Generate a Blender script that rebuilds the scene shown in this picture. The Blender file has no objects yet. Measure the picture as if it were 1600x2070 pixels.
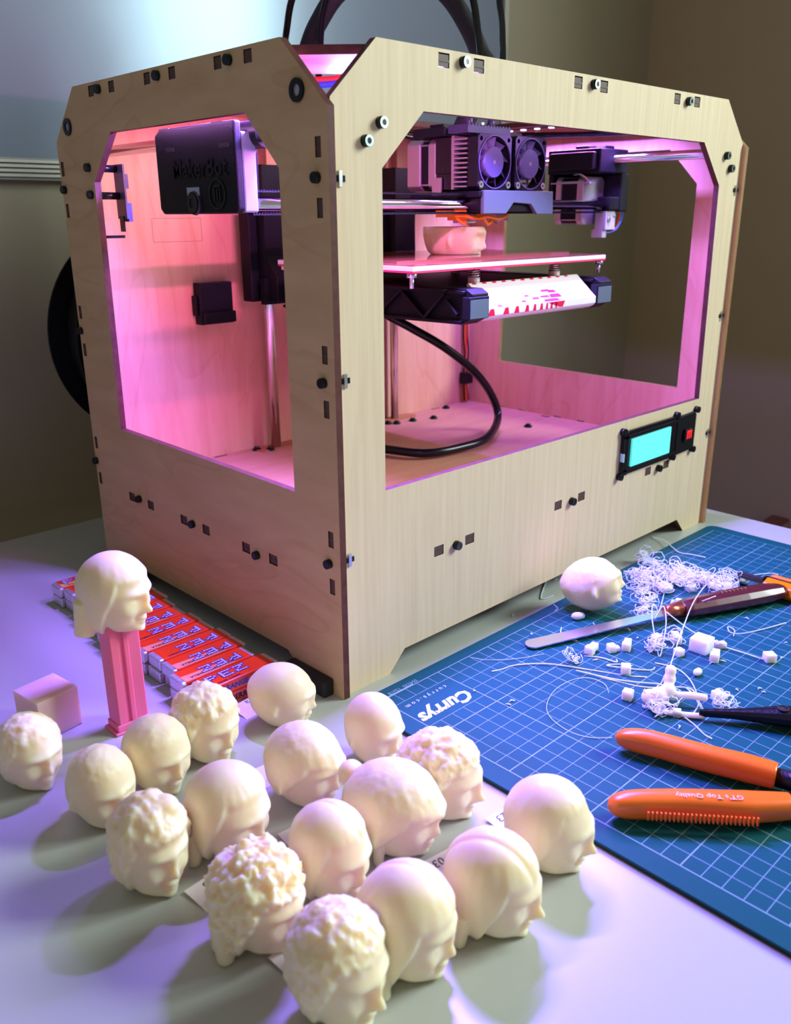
import bpy, bmesh, math, random
import numpy as np
from mathutils import Vector, Matrix, noise
random.seed(7)
PI = math.pi
S = bpy.context.scene
C = S.collection
CAM_LOC=(-0.30389, -0.36252, 0.2867)
CAM_AXES=[(0.718463, -0.695535, -0.006473), (0.230956, 0.229771, 0.945444), (0.656102, 0.680762, -0.32572)]
FPX=1744.93
BITS=[(0.1927, -0.0402), (0.2653, -0.0811), (0.2981, -0.0738), (0.3163, -0.0878), (0.3216, -0.0918), (0.3168, -0.1122), (0.1574, -0.0762), (0.1689, -0.0857), (0.1794, -0.09), (0.203, -0.099), (0.2126, -0.1085), (0.2128, -0.1272), (0.2253, -0.1345), (0.2077, -0.1398), (0.1956, -0.12), (0.1501, -0.107), (0.1798, -0.1419), (0.2308, -0.1665), (0.1235, -0.1255), (0.1612, -0.166), (0.1264, -0.1567)]
STRANDS=[[(0.2381, -0.0714), (0.2512, -0.0904), (0.2657, -0.1095)], [(0.3067, -0.0826), (0.239, -0.1048), (0.184, -0.1224), (0.1528, -0.1339), (0.1494, -0.1306), (0.1359, -0.1103), (0.1269, -0.0844)], [(0.2286, -0.091), (0.2275, -0.1109), (0.2264, -0.1318), (0.2274, -0.149), (0.228, -0.1641)], [(0.088, -0.0458), (0.0956, -0.0479), (0.1062, -0.0519), (0.1218, -0.0664), (0.1366, -0.0913), (0.147, -0.1107), (0.1531, -0.1211)], [(0.1323, -0.0961), (0.1411, -0.125), (0.1588, -0.1459), (0.1518, -0.1563), (0.1424, -0.1659)], [(0.1199, -0.114), (0.1265, -0.1062), (0.1251, -0.0952), (0.1157, -0.0885), (0.0982, -0.0884), (0.0792, -0.0964), (0.0699, -0.1065), (0.0673, -0.1207), (0.0695, -0.1327), (0.0778, -0.1431)], [(0.1742, -0.1145), (0.1763, -0.1288), (0.1698, -0.1421), (0.1549, -0.1553), (0.1443, -0.1608), (0.1312, -0.1633), (0.1261, -0.1612)], [(0.1584, -0.1454), (0.1543, -0.1523), (0.1473, -0.1599), (0.1404, -0.1663)], [(0.1265, -0.1616), (0.1243, -0.1691), (0.1198, -0.1776), (0.1177, -0.1831)], [(0.2474, -0.1338), (0.2582, -0.1294), (0.2595, -0.1251), (0.2562, -0.1252), (0.2517, -0.1295), (0.2565, -0.1353), (0.271, -0.1432), (0.2937, -0.1512)], [(0.0928, -0.0223), (0.0973, -0.0316), (0.1056, -0.0418), (0.1172, -0.0494), (0.1323, -0.0546)], [(0.1495, -0.0756), (0.1544, -0.0853), (0.1558, -0.0963), (0.1601, -0.0939)], [(0.3913, 0.0137), (0.3853, -0.0024), (0.3731, -0.0166), (0.3647, -0.0284), (0.3691, -0.0378), (0.3708, -0.0493)], [(0.3595, -0.0932), (0.3672, -0.098), (0.3785, -0.1034), (0.3798, -0.109)], [(0.2838, -0.0598), (0.2453, -0.0762), (0.2308, -0.0748), (0.2321, -0.0666), (0.2452, -0.0639)], [(0.1478, -0.1315), (0.1532, -0.1309), (0.164, -0.1275), (0.1733, -0.1258), (0.1774, -0.1271)], [(0.2262, -0.0864), (0.226, -0.0817), (0.2121, -0.0891), (0.1977, -0.1013), (0.183, -0.1127), (0.1946, -0.1084), (0.2158, -0.0982), (0.2297, -0.0876), (0.2171, -0.0885)], [(0.1608, -0.1059), (0.155, -0.0983), (0.1474, -0.0955), (0.1618, -0.1163), (0.1694, -0.1173)], [(0.1735, -0.0397), (0.1649, -0.0455), (0.1623, -0.0537), (0.1643, -0.0598)], [(0.2442, 0.0248), (0.2085, 0.0046), (0.2192, 0.0006)], [(0.2019, -0.0121), (0.1982, -0.0184), (0.1924, -0.0199)]]
SPECKS=[(0.0615, -0.0539), (0.0687, -0.0774), (0.0638, -0.079), (0.1491, -0.0313), (0.1682, 0.001), (0.2468, 0.0181), (0.3058, 0.0016), (0.3297, -0.0079), (0.1424, -0.0718), (0.2401, -0.1706), (0.2636, -0.164), (0.2044, -0.0754), (0.1935, -0.0534), (0.1973, -0.0877), (0.2008, -0.1412), (0.2079, -0.1454), (0.2815, -0.0092), (0.2945, 0.024), (0.149, -0.0851), (0.2818, -0.1273), (0.1791, -0.1686), (0.1159, -0.1644), (0.1907, -0.1776), (0.1883, -0.1818)]
PILE=[(0.2876, -0.0374), (0.28, -0.0508), (0.2826, -0.0601), (0.3028, -0.0596), (0.3145, -0.0641), (0.3169, -0.0736), (0.3146, -0.0853), (0.3337, -0.0904), (0.3035, -0.046), (0.3201, -0.0479), (0.2994, -0.0701), (0.311, -0.0952)]
PILE2=[(0.2834, -0.0331), (0.2659, -0.0503), (0.2469, -0.0637), (0.229, -0.0703)]
TANGLES=[(0.1915, -0.1043), (0.1373, -0.0752), (0.1221, -0.1462), (0.1391, -0.1432), (0.3212, -0.027), (0.3271, -0.014), (0.1557, -0.1716), (0.2072, -0.1075)]
TUBES=[[(0.229, 0.33, 0.4236), (0.2152, 0.3078, 0.4387), (0.2079, 0.2856, 0.4623), (0.2195, 0.2633, 0.487), (0.2768, 0.2411, 0.5138), (0.3382, 0.2189, 0.5097), (0.3556, 0.1967, 0.4864), (0.3418, 0.1744, 0.4511), (0.3188, 0.1522, 0.4231), (0.2919, 0.13, 0.3925)], [(0.2534, 0.33, 0.2935), (0.2446, 0.3078, 0.3618), (0.2322, 0.2856, 0.411), (0.2204, 0.2633, 0.448), (0.2211, 0.2411, 0.4694), (0.2608, 0.2189, 0.4893), (0.2959, 0.1967, 0.4823), (0.302, 0.1744, 0.4601), (0.2874, 0.1522, 0.4266), (0.2666, 0.13, 0.3902)]]
LOOM=[(0.2472, 0.33, 0.4051), (0.2375, 0.3078, 0.4258), (0.2331, 0.2856, 0.4436), (0.24, 0.2633, 0.4652), (0.2649, 0.2411, 0.4798), (0.2895, 0.2189, 0.4762), (0.2993, 0.1967, 0.4596), (0.2998, 0.1744, 0.4347), (0.2917, 0.1522, 0.4093), (0.2743, 0.13, 0.3909)]
CABLE=[(0.25, 0.24, 0.2084), (0.2609, 0.235, 0.1989), (0.2785, 0.22, 0.1863), (0.3051, 0.2, 0.1666), (0.3375, 0.19, 0.1406), (0.365, 0.19, 0.1132), (0.3694, 0.185, 0.0903), (0.315, 0.1532, 0.085), (0.275, 0.152, 0.083), (0.2388, 0.1614, 0.083), (0.2233, 0.197, 0.083), (0.2137, 0.2273, 0.083)]
RAINBOW=[(0.45, 0.112, 0.2892), (0.4496, 0.112, 0.2804), (0.4423, 0.112, 0.2716), (0.4332, 0.114, 0.2682), (0.4254, 0.116, 0.2687)]

# ---------------------------------------------------------------- camera
cd = bpy.data.cameras.new('camera'); cam = bpy.data.objects.new('camera', cd); C.objects.link(cam)
r_, u_, f_ = [Vector(a) for a in CAM_AXES]
M = Matrix.Identity(4)
for i in range(3):
    M[i][0] = r_[i]; M[i][1] = u_[i]; M[i][2] = -f_[i]; M[i][3] = CAM_LOC[i]
cam.matrix_world = M
cd.sensor_fit = 'HORIZONTAL'; cd.sensor_width = 36; cd.lens = FPX / 1600 * 36
cd.clip_start = 0.02; cd.clip_end = 20
cd.dof.use_dof = True; cd.dof.focus_distance = 0.56; cd.dof.aperture_fstop = 16
S.camera = cam
# ---------------------------------------------------------------- world, lights, exposure
w = bpy.data.worlds.new('world'); S.world = w; w.use_nodes = True
bg = w.node_tree.nodes['Background']; bg.inputs[0].default_value = (1.0, 0.93, 0.80, 1); bg.inputs[1].default_value = 0.24
S.view_settings.view_transform = 'Standard'; S.view_settings.look = 'None'
S.view_settings.gamma = 1; S.view_settings.exposure = 0.0; S.view_settings.use_curve_mapping = False
S.cycles.use_denoising = True; S.cycles.max_bounces = 8; S.cycles.sample_clamp_indirect = 4
S.cycles.caustics_reflective = False; S.cycles.caustics_refractive = False

def area(name, loc, direction, sx, sy, power, color, spread=180):
    l = bpy.data.lights.new(name, 'AREA'); l.shape = 'RECTANGLE'; l.size = sx; l.size_y = sy
    l.energy = power; l.color = color; l.spread = math.radians(spread)
    o = bpy.data.objects.new(name, l); C.objects.link(o); o.location = loc
    o.rotation_euler = Vector(direction).to_track_quat('-Z', 'Y').to_euler()
    return o
VIOLET = (0.27, 0.155, 1.0); PINK = (1.0, 0.20, 0.66)
# daylight through the room's window (right-hand wall, behind the camera's right shoulder)
area('window_daylight', (1.25, -0.95, 0.98), (-1, 0.0, -0.08), 0.7, 0.80, 63, (0.84, 0.98, 0.98))
# the printer's own LED strips under its top frame, then two added pink fills
LED = []
def strip_lamp(name, loc, sx, sy, power, d=(0, 0, -1), col=VIOLET, spread=180):
    area(name, loc, d, sx, sy, power, col, spread)
strip_lamp('led_strip_front_a', (0.125, 0.050, 0.3600), 0.12, 0.004, 5.6, (-0.35, -0.50, -1), spread=165)
strip_lamp('led_strip_front_b', (0.305, 0.050, 0.3600), 0.20, 0.004, 2.1, (-0.15, -0.40, -1), spread=130)
strip_lamp('led_strip_left', (0.050, 0.140, 0.3600), 0.13, 0.004, 4.8, (-0.8, 0, -1), spread=125)
strip_lamp('led_strip_right', (0.417, 0.160, 0.3600), 0.18, 0.004, 1.7, (0.35, 0, -1), spread=130)
strip_lamp('pink_fill_left', (0.115, 0.030, 0.3500), 0.13, 0.003, 0.42, (0, 1, -0.3), PINK, 150)  # added fill that tints the back wall pink, kept clear of the fans
strip_lamp('pink_fill_right', (0.420, 0.150, 0.3520), 0.15, 0.003, 0.20, (-0.5, 0.0, -1), PINK, 150)  # weak pink fill added for the right of the interior
# ---------------------------------------------------------------- materials
MATS = {}
def mat(name, col, rough=0.5, metal=0.0, spec=0.5, bump=0, bscale=300, emit=None, es=0, sss=0, rad=(1, .8, .5), coat=0, var=0, vscale=20, trans=0, alpha=1):
    m = bpy.data.materials.new(name); m.use_nodes = True; nt = m.node_tree; b = nt.nodes['Principled BSDF']
    b.inputs['Base Color'].default_value = (*col, 1); b.inputs['Roughness'].default_value = rough
    b.inputs['Metallic'].default_value = metal; b.inputs['Specular IOR Level'].default_value = spec
    b.inputs['Coat Weight'].default_value = coat; b.inputs['Transmission Weight'].default_value = trans
    b.inputs['Alpha'].default_value = alpha
    if sss:
        b.inputs['Subsurface Weight'].default_value = 1.0; b.inputs['Subsurface Radius'].default_value = rad; b.inputs['Subsurface Scale'].default_value = sss
    if emit: b.inputs['Emission Color'].default_value = (*emit, 1); b.inputs['Emission Strength'].default_value = es
    tc = nt.nodes.new('ShaderNodeTexCoord')
    if bump:
        n = nt.nodes.new('ShaderNodeTexNoise'); n.inputs['Scale'].default_value = bscale; n.inputs['Detail'].default_value = 3
        bp_ = nt.nodes.new('ShaderNodeBump'); bp_.inputs['Strength'].default_value = bump; bp_.inputs['Distance'].default_value = 0.0006
        nt.links.new(tc.outputs['Object'], n.inputs['Vector']); nt.links.new(n.outputs['Fac'], bp_.inputs['Height']); nt.links.new(bp_.outputs['Normal'], b.inputs['Normal'])
    if var:
        n = nt.nodes.new('ShaderNodeTexNoise'); n.inputs['Scale'].default_value = vscale; n.inputs['Detail'].default_value = 4
        mx = nt.nodes.new('ShaderNodeMix'); mx.data_type = 'RGBA'
        mx.inputs[6].default_value = (*[c * (1 - var) for c in col], 1); mx.inputs[7].default_value = (*[min(1, c * (1 + var)) for c in col], 1)
        nt.links.new(tc.outputs['Object'], n.inputs['Vector']); nt.links.new(n.outputs['Fac'], mx.inputs[0]); nt.links.new(mx.outputs[2], b.inputs['Base Color'])
    MATS[name] = m
    return m

def wood(name, base, grain, stretch, wave_scale, wave_rot=(0, 0, 0), wave_amt=0.25, distort=6.0):
    """birch ply face: fine streaks along one axis plus broad wavy figure"""
    m = bpy.data.materials.new(name); m.use_nodes = True; nt = m.node_tree; L = nt.links; b = nt.nodes['Principled BSDF']
    b.inputs['Roughness'].default_value = 0.62; b.inputs['Specular IOR Level'].default_value = 0.25
    tc = nt.nodes.new('ShaderNodeTexCoord')
    mp = nt.nodes.new('ShaderNodeMapping'); mp.inputs['Scale'].default_value = stretch
    n = nt.nodes.new('ShaderNodeTexNoise'); n.inputs['Scale'].default_value = 1.0; n.inputs['Detail'].default_value = 5; n.inputs['Roughness'].default_value = 0.6
    L.new(tc.outputs['Object'], mp.inputs['Vector']); L.new(mp.outputs['Vector'], n.inputs['Vector'])
    mp2 = nt.nodes.new('ShaderNodeMapping'); mp2.inputs['Scale'].default_value = wave_scale; mp2.inputs['Rotation'].default_value = wave_rot
    n2 = nt.nodes.new('ShaderNodeTexNoise'); n2.inputs['Scale'].default_value = 1.0; n2.inputs['Detail'].default_value = 2; n2.inputs['Distortion'].default_value = 1.2
    L.new(tc.outputs['Object'], mp2.inputs['Vector']); L.new(mp2.outputs['Vector'], n2.inputs['Vector'])
    # contour lines of the broad noise give the cathedral figure
    mul = nt.nodes.new('ShaderNodeMath'); mul.operation = 'MULTIPLY'; mul.inputs[1].default_value = distort
    fr = nt.nodes.new('ShaderNodeMath'); fr.operation = 'FRACT'
    L.new(n2.outputs['Fac'], mul.inputs[0]); L.new(mul.outputs[0], fr.inputs[0])
    cr = nt.nodes.new('ShaderNodeValToRGB'); cr.color_ramp.elements[0].position = 0.0; cr.color_ramp.elements[0].color = (1, 1, 1, 1)
    cr.color_ramp.elements[1].position = 0.22; cr.color_ramp.elements[1].color = (0, 0, 0, 1)
    L.new(fr.outputs[0], cr.inputs[0])
    mx = nt.nodes.new('ShaderNodeMix'); mx.data_type = 'RGBA'; mx.inputs[6].default_value = (*base, 1); mx.inputs[7].default_value = (*grain, 1)
    a1 = nt.nodes.new('ShaderNodeMath'); a1.operation = 'MULTIPLY'; a1.inputs[1].default_value = wave_amt
    L.new(cr.outputs[0], a1.inputs[0])
    rr = nt.nodes.new('ShaderNodeMapRange'); rr.inputs[1].default_value = 0.35; rr.inputs[2].default_value = 0.72; rr.inputs[3].default_value = 0; rr.inputs[4].default_value = 0.6
    L.new(n.outputs['Fac'], rr.inputs[0])
    ad = nt.nodes.new('ShaderNodeMath'); ad.operation = 'ADD'; ad.use_clamp = True
    L.new(rr.outputs[0], ad.inputs[0]); L.new(a1.outputs[0], ad.inputs[1]); L.new(ad.outputs[0], mx.inputs[0])
    L.new(mx.outputs[2], b.inputs['Base Color'])
    bp_ = nt.nodes.new('ShaderNodeBump'); bp_.inputs['Strength'].default_value = 0.06; bp_.inputs['Distance'].default_value = 0.0005
    L.new(n.outputs['Fac'], bp_.inputs['Height']); L.new(bp_.outputs['Normal'], b.inputs['Normal'])
    MATS[name] = m
    return m

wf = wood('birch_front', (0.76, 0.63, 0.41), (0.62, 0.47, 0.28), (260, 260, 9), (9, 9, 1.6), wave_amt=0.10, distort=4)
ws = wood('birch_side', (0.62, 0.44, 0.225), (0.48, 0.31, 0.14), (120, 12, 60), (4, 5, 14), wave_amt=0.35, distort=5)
wb = wood('birch_inside_pink_lit', (0.74, 0.42, 0.27), (0.62, 0.28, 0.17), (90, 90, 10), (12, 7, 3.2), wave_amt=0.30, distort=7)  # birch reddened so its colour carries the pink glow inside
wfl = wood('birch_floor_pink_lit', (0.60, 0.30, 0.185), (0.50, 0.22, 0.13), (14, 120, 60), (4, 14, 4), wave_amt=0.2, distort=5)  # floor ply reddened too, pink glow put into the colour
edge = mat('ply_edge_burnt', (0.10, 0.036, 0.028), 0.55, spec=0.2, var=0.55, vscale=180)
edgeo = mat('ply_edge_window_lit', (0.30, 0.16, 0.06), 0.5, var=0.3, vscale=120)  # right panel's edge, window light on it put into a lighter colour
tabm = mat('ply_tab_end', (0.085, 0.045, 0.03), 0.6, var=0.5, vscale=260)
blackp = mat('black_plastic', (0.004, 0.0045, 0.006), 0.5, spec=0.18, bump=0.25, bscale=900)
blackg = mat('black_gloss', (0.005, 0.0055, 0.007), 0.25, spec=0.3)
boltm = mat('black_oxide_steel', (0.015, 0.02, 0.02), 0.32, metal=0.6)
boltf = mat('bolt_face_grey', (0.45, 0.60, 0.60), 0.25, metal=0.9)
steel = mat('polished_steel', (0.80, 0.80, 0.82), 0.12, metal=1.0)
alu = mat('cast_aluminium', (0.52, 0.49, 0.55), 0.42, metal=0.8)
alug = mat('grey_anodised', (0.11, 0.17, 0.17), 0.45, metal=0.3)
zinc = mat('zinc', (0.72, 0.75, 0.78), 0.28, metal=1.0)
rubber = mat('black_rubber', (0.008, 0.009, 0.010), 0.6)
kapt = mat('orange_tape_glow', (0.90, 0.22, 0.02), 0.3, emit=(1.0, 0.16, 0.01), es=0.10)  # faint orange glow added, the tape itself gives no light
whitep = mat('white_acrylic', (0.85, 0.86, 0.88), 0.3)
redp = mat('red_acrylic', (0.75, 0.01, 0.05), 0.3)
redw = mat('red_wire', (0.85, 0.02, 0.02), 0.4); bluew = mat('blue_wire', (0.02, 0.09, 0.75), 0.4)
orgw = mat('orange_wire', (0.9, 0.25, 0.03), 0.4); cyanw = mat('cyan_wire', (0.05, 0.45, 0.5), 0.4)
glassb = mat('tape_covered_plate', (0.18, 0.06, 0.03), 0.08, spec=0.8)
pinkp = mat('pink_plastic', (0.90, 0.20, 0.35), 0.38, sss=0.0015, rad=(1, .3, .4))
def plastic(name, c): return mat(name, c, 0.42, sss=0.0075, rad=(1.0, 0.60, 0.32), bump=0.10, bscale=700, spec=0.4)
absm = plastic('natural_plastic', (0.95, 0.80, 0.54))
absw = plastic('white_support_plastic', (0.90, 0.88, 0.86))
papm = mat('paper', (0.86, 0.82, 0.84), 0.75)
inkm = mat('ink', (0.01, 0.01, 0.02), 0.7)
foil = mat('silver_foil', (0.75, 0.74, 0.78), 0.33, metal=0.75, bump=1.0, bscale=420)
lab_r = mat('label_red', (0.86, 0.050, 0.008), 0.22, coat=0.6)
lab_p = mat('label_peach', (0.86, 0.36, 0.17), 0.25, coat=0.5)
lab_y = mat('label_yellow', (0.80, 0.56, 0.12), 0.25, coat=0.5)
lblue = mat('print_blue', (0.012, 0.045, 0.34), 0.35); lwhite = mat('print_lilac_white', (0.78, 0.78, 0.88), 0.35)
lbrown = mat('print_dark', (0.10, 0.012, 0.02), 0.4)
orangeh = mat('orange_vinyl', (0.88, 0.17, 0.012), 0.30, coat=0.2, bump=0.05)
orangeb = mat('orange_plastic', (0.95, 0.24, 0.0), 0.28)
pblack = mat('blackened_steel', (0.018, 0.018, 0.024), 0.38, metal=0.7, bump=0.5, bscale=500)
maroon = mat('maroon_wood', (0.075, 0.010, 0.014), 0.25, coat=0.5)
copper = mat('copper_ferrule', (0.50, 0.13, 0.07), 0.25, metal=0.8)
gold = mat('gold_stamp', (0.30, 0.13, 0.04), 0.5)

# ---------------------------------------------------------------- mesh helpers
class MB:
    def __init__(s): s.v = []; s.f = []; s.m = []; s.sm = []
    def add(s, vs, fs, mi=0, smooth=False):
        o = len(s.v); s.v += [tuple(v) for v in vs]; s.f += [tuple(i + o for i in f) for f in fs]; s.m += [mi] * len(fs); s.sm += [smooth] * len(fs)
        return s
    def box(s, x0, x1, y0, y1, z0, z1, mi=0):
        return s.add([(x0, y0, z0), (x1, y0, z0), (x1, y1, z0), (x0, y1, z0), (x0, y0, z1), (x1, y0, z1), (x1, y1, z1), (x0, y1, z1)],
                     [(0, 3, 2, 1), (4, 5, 6, 7), (0, 1, 5, 4), (1, 2, 6, 5), (2, 3, 7, 6), (3, 0, 4, 7)], mi)
    def obox(s, c, ax, ay, az, mi=0):
        c, ax, ay, az = map(Vector, (c, ax, ay, az)); P = []
        for k in (-1, 1):
            for i, j in ((-1, -1), (1, -1), (1, 1), (-1, 1)): P.append(c + ax * i + ay * j + az * k)
        return s.add(P, [(0, 3, 2, 1), (4, 5, 6, 7), (0, 1, 5, 4), (1, 2, 6, 5), (2, 3, 7, 6), (3, 0, 4, 7)], mi)
    def prism(s, poly, axis, a, b, mi=0, mcap=None):
        """poly in the two other axes (x<y<z order), extruded along axis from a to b"""
        n = len(poly); P = []
        for t in (a, b):
            for p, q in poly: P.append({'x': (t, p, q), 'y': (p, t, q), 'z': (p, q, t)}[axis])
        s.add(P, [(i, (i + 1) % n, n + (i + 1) % n, n + i) for i in range(n)], mi)
        return s.add(P, [tuple(reversed(range(n))), tuple(range(n, 2 * n))], mi if mcap is None else mcap)
    def cyl(s, p0, p1, r0, r1=None, n=16, mi=0, caps=True, mcap=None):
        p0, p1 = Vector(p0), Vector(p1); r1 = r0 if r1 is None else r1; d = (p1 - p0).normalized()
        a = d.orthogonal().normalized(); b = d.cross(a); P = []
        for p, r in ((p0, r0), (p1, r1)):
            for i in range(n): t = 2 * PI * i / n; P.append(p + (a * math.cos(t) + b * math.sin(t)) * r)
        s.add(P, [(i, (i + 1) % n, n + (i + 1) % n, n + i) for i in range(n)], mi, True)
        if caps: s.add(P, [tuple(reversed(range(n))), tuple(range(n, 2 * n))], mi if mcap is None else mcap)
        return s
    def ring(s, c, d, r_in, r_out, h, n=20, mi=0):
        c, d = Vector(c), Vector(d).normalized(); a = d.orthogonal().normalized(); b = d.cross(a); P = []
        for z, r in ((0, r_in), (0, r_out), (h, r_out), (h, r_in)):
            for i in range(n): t = 2 * PI * i / n; P.append(c + d * z + (a * math.cos(t) + b * math.sin(t)) * r)
        F = []
        for k in range(4):
            for i in range(n): F.append((k * n + i, k * n + (i + 1) % n, ((k + 1) % 4) * n + (i + 1) % n, ((k + 1) % 4) * n + i))
        return s.add(P, F, mi)
    def tube(s, pts, r, n=8, mi=0, caps=True):
        pts = [Vector(p) for p in pts]; N = len(pts); rs = r if isinstance(r, (list, tuple)) else [r] * N
        t0 = (pts[1] - pts[0]).normalized(); a = t0.orthogonal().normalized(); P = []
        for i, p in enumerate(pts):
            t = (pts[min(i + 1, N - 1)] - pts[max(i - 1, 0)]).normalized()
            a = (a - t * a.dot(t))
            a = a.normalized() if a.length > 1e-6 else t.orthogonal().normalized()
            b = t.cross(a)
            for k in range(n): th = 2 * PI * k / n; P.append(p + (a * math.cos(th) + b * math.sin(th)) * rs[i])
        F = [(i * n + k, i * n + (k + 1) % n, (i + 1) * n + (k + 1) % n, (i + 1) * n + k) for i in range(N - 1) for k in range(n)]
        s.add(P, F, mi, True)
        if caps: s.add(P, [tuple(reversed(range(n))), tuple(range((N - 1) * n, N * n))], mi)
        return s
    def ball(s, c, r, n=12, m=8, mi=0, sc=(1, 1, 1)):
        P = []; F = []
        for j in range(m + 1):
            for i in range(n):
                th = PI * j / m; ph = 2 * PI * i / n
                P.append((c[0] + r * sc[0] * math.sin(th) * math.cos(ph), c[1] + r * sc[1] * math.sin(th) * math.sin(ph), c[2] + r * sc[2] * math.cos(th)))
        for j in range(m):
            for i in range(n): F.append((j * n + i, (j + 1) * n + i, (j + 1) * n + (i + 1) % n, j * n + (i + 1) % n))
        return s.add(P, F, mi, True)
    def build(s, name, mats, parent=None, bevel=0, seg=2, origin=None):
        me = bpy.data.meshes.new(name)
        org = Vector(origin) if origin else (Vector(parent['org']) if parent and 'org' in parent else Vector((0, 0, 0)))
        me.from_pydata([tuple(Vector(v) - org) for v in s.v], [], s.f)
        for q in (mats if isinstance(mats, (list, tuple)) else [mats]): me.materials.append(q)
        me.polygons.foreach_set('material_index', s.m); me.polygons.foreach_set('use_smooth', s.sm)
        bm = bmesh.new(); bm.from_mesh(me); bmesh.ops.remove_doubles(bm, verts=bm.verts, dist=1e-7)
        bmesh.ops.recalc_face_normals(bm, faces=bm.faces)
        if bevel:
            es = [e for e in bm.edges if len(e.link_faces) == 2 and e.calc_face_angle(0) > 0.6]
            bmesh.ops.bevel(bm, geom=es, offset=bevel, segments=seg, affect='EDGES', profile=0.5, clamp_overlap=True)
        bm.to_mesh(me); bm.free()
        o = bpy.data.objects.new(name, me); C.objects.link(o)
        if parent: o.parent = parent; o['org'] = tuple(parent['org']) if 'org' in parent else (0., 0., 0.)
        elif origin: o.location = origin; o['org'] = tuple(origin)
        return o

def thing(name, label, cat, loc=(0, 0, 0), rz=0, group=None, local=False):
    o = bpy.data.objects.new(name, None); C.objects.link(o); o.location = loc; o.rotation_euler = (0, 0, rz)
    o.empty_display_size = 0.02
    o['label'] = label; o['category'] = cat; o['org'] = (0., 0., 0.) if local else tuple(float(c) for c in loc)
    if group: o['group'] = group
    return o
def tag(o, label, cat, group=None, kind=None):
    o['label'] = label; o['category'] = cat
    if group: o['group'] = group
    if kind: o['kind'] = kind
    return o
def lab(o, label): o['label'] = label; return o

def smooth_path(pts, sub=6, closed=False):
    P = [Vector(p) for p in pts]; out = []
    for i in range(len(P) - 1):
        p0 = P[max(i - 1, 0)]; p1 = P[i]; p2 = P[i + 1]; p3 = P[min(i + 2, len(P) - 1)]
        for k in range(sub):
            t = k / sub
            out.append(0.5 * ((2 * p1) + (-p0 + p2) * t + (2 * p0 - 5 * p1 + 4 * p2 - p3) * t * t + (-p0 + 3 * p1 - 3 * p2 + p3) * t ** 3))
    out.append(P[-1]); return out

def curve_mesh(cu, name):
    o = bpy.data.objects.new(name + '_tmp', cu); C.objects.link(o)
    dg = bpy.context.evaluated_depsgraph_get(); me = bpy.data.meshes.new_from_object(o.evaluated_get(dg))
    bpy.data.objects.remove(o); me.name = name
    return me
def panel(name, loops, frame, th, mface, medge, parent):
    """flat sheet with holes: loops[0] outline, the rest holes, in (u,v); frame maps u,v,w to world"""
    cu = bpy.data.curves.new(name, 'CURVE'); cu.dimensions = '2D'; cu.fill_mode = 'BOTH'; cu.extrude = th / 2
    for lp in loops:
        sp = cu.splines.new('POLY'); sp.points.add(len(lp) - 1); sp.use_cyclic_u = True
        for i, (a, b) in enumerate(lp): sp.points[i].co = (a, b, 0, 1)
    me = curve_mesh(cu, name)
    me.materials.clear(); me.materials.append(mface); me.materials.append(medge)
    for p in me.polygons: p.material_index = 0 if abs(p.normal.z) > 0.9 else 1
    org, U, V, W = [Vector(a) for a in frame]
    T = Matrix.Identity(4)
    for i in range(3): T[i][0] = U[i]; T[i][1] = V[i]; T[i][2] = W[i]; T[i][3] = org[i]
    me.transform(Matrix.Translation(-Vector(parent['org'])) @ T)
    if T.to_3x3().determinant() < 0: me.flip_normals()
    for p in me.polygons: p.use_smooth = False
    o = bpy.data.objects.new(name, me); C.objects.link(o); o.parent = parent; o['org'] = tuple(parent['org'])
    return o
def text(name, s, size, m, org, right, up, parent=None, ex=0.0001, align='CENTER', shear=0, spacing=1, bold=0, base=None):
    cu = bpy.data.curves.new(name, 'FONT'); cu.body = s; cu.size = size; cu.extrude = ex; cu.align_x = align; cu.align_y = 'CENTER'
    cu.shear = shear; cu.space_character = spacing; cu.offset = bold; cu.resolution_u = 2
    me = curve_mesh(cu, name); me.materials.clear(); me.materials.append(m)
    R_ = Vector(right).normalized(); U_ = Vector(up).normalized(); N_ = R_.cross(U_)
    T = Matrix.Identity(4)
    for i in range(3): T[i][0] = R_[i]; T[i][1] = U_[i]; T[i][2] = N_[i]; T[i][3] = org[i]
    o0 = Vector(parent['org']) if parent else Vector(base or (0, 0, 0))
    me.transform(Matrix.Translation(-o0) @ T)
    o = bpy.data.objects.new(name, me); C.objects.link(o)
    if parent: o.parent = parent; o['org'] = tuple(parent['org'])
    return o
def rect(u0, u1, v0, v1): return [(u0, v0), (u1, v0), (u1, v1), (u0, v1)]

# ---------------------------------------------------------------- the room
wallm = mat('wall_paint', (0.36, 0.33, 0.22), 0.85, bump=0.15, bscale=60, var=0.03, vscale=3)
wallr = mat('wall_paint_right', (0.46, 0.38, 0.24), 0.85, bump=0.15, bscale=60, var=0.03, vscale=3)
floorm = mat('floor_boards', (0.20, 0.16, 0.13), 0.6, var=0.2, vscale=4)
def struct(name, mb, m):
    o = mb.build(name, m); o['kind'] = 'structure'; return o
struct('floor', MB().box(-2.2, 1.30, -2.6, 0.66, -0.78, -0.74), floorm)
struct('wall_back', MB().box(-2.2, 1.30, 0.528, 0.66, -0.74, 2.0), wallm)
wr = MB(); wr.box(1.17, 1.30, -2.6, -1.32, -0.74, 2.0); wr.box(1.17, 1.30, -0.58, 0.528, -0.74, 2.0)
wr.box(1.17, 1.30, -1.32, -0.58, -0.74, 0.53); wr.box(1.17, 1.30, -1.32, -0.58, 1.43, 2.0)
struct('wall_right', wr, wallr)
wn = MB()
for a in (-1.32, -0.97, -0.62): wn.box(1.20, 1.23, a, a + 0.04, 0.53, 1.43)
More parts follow.
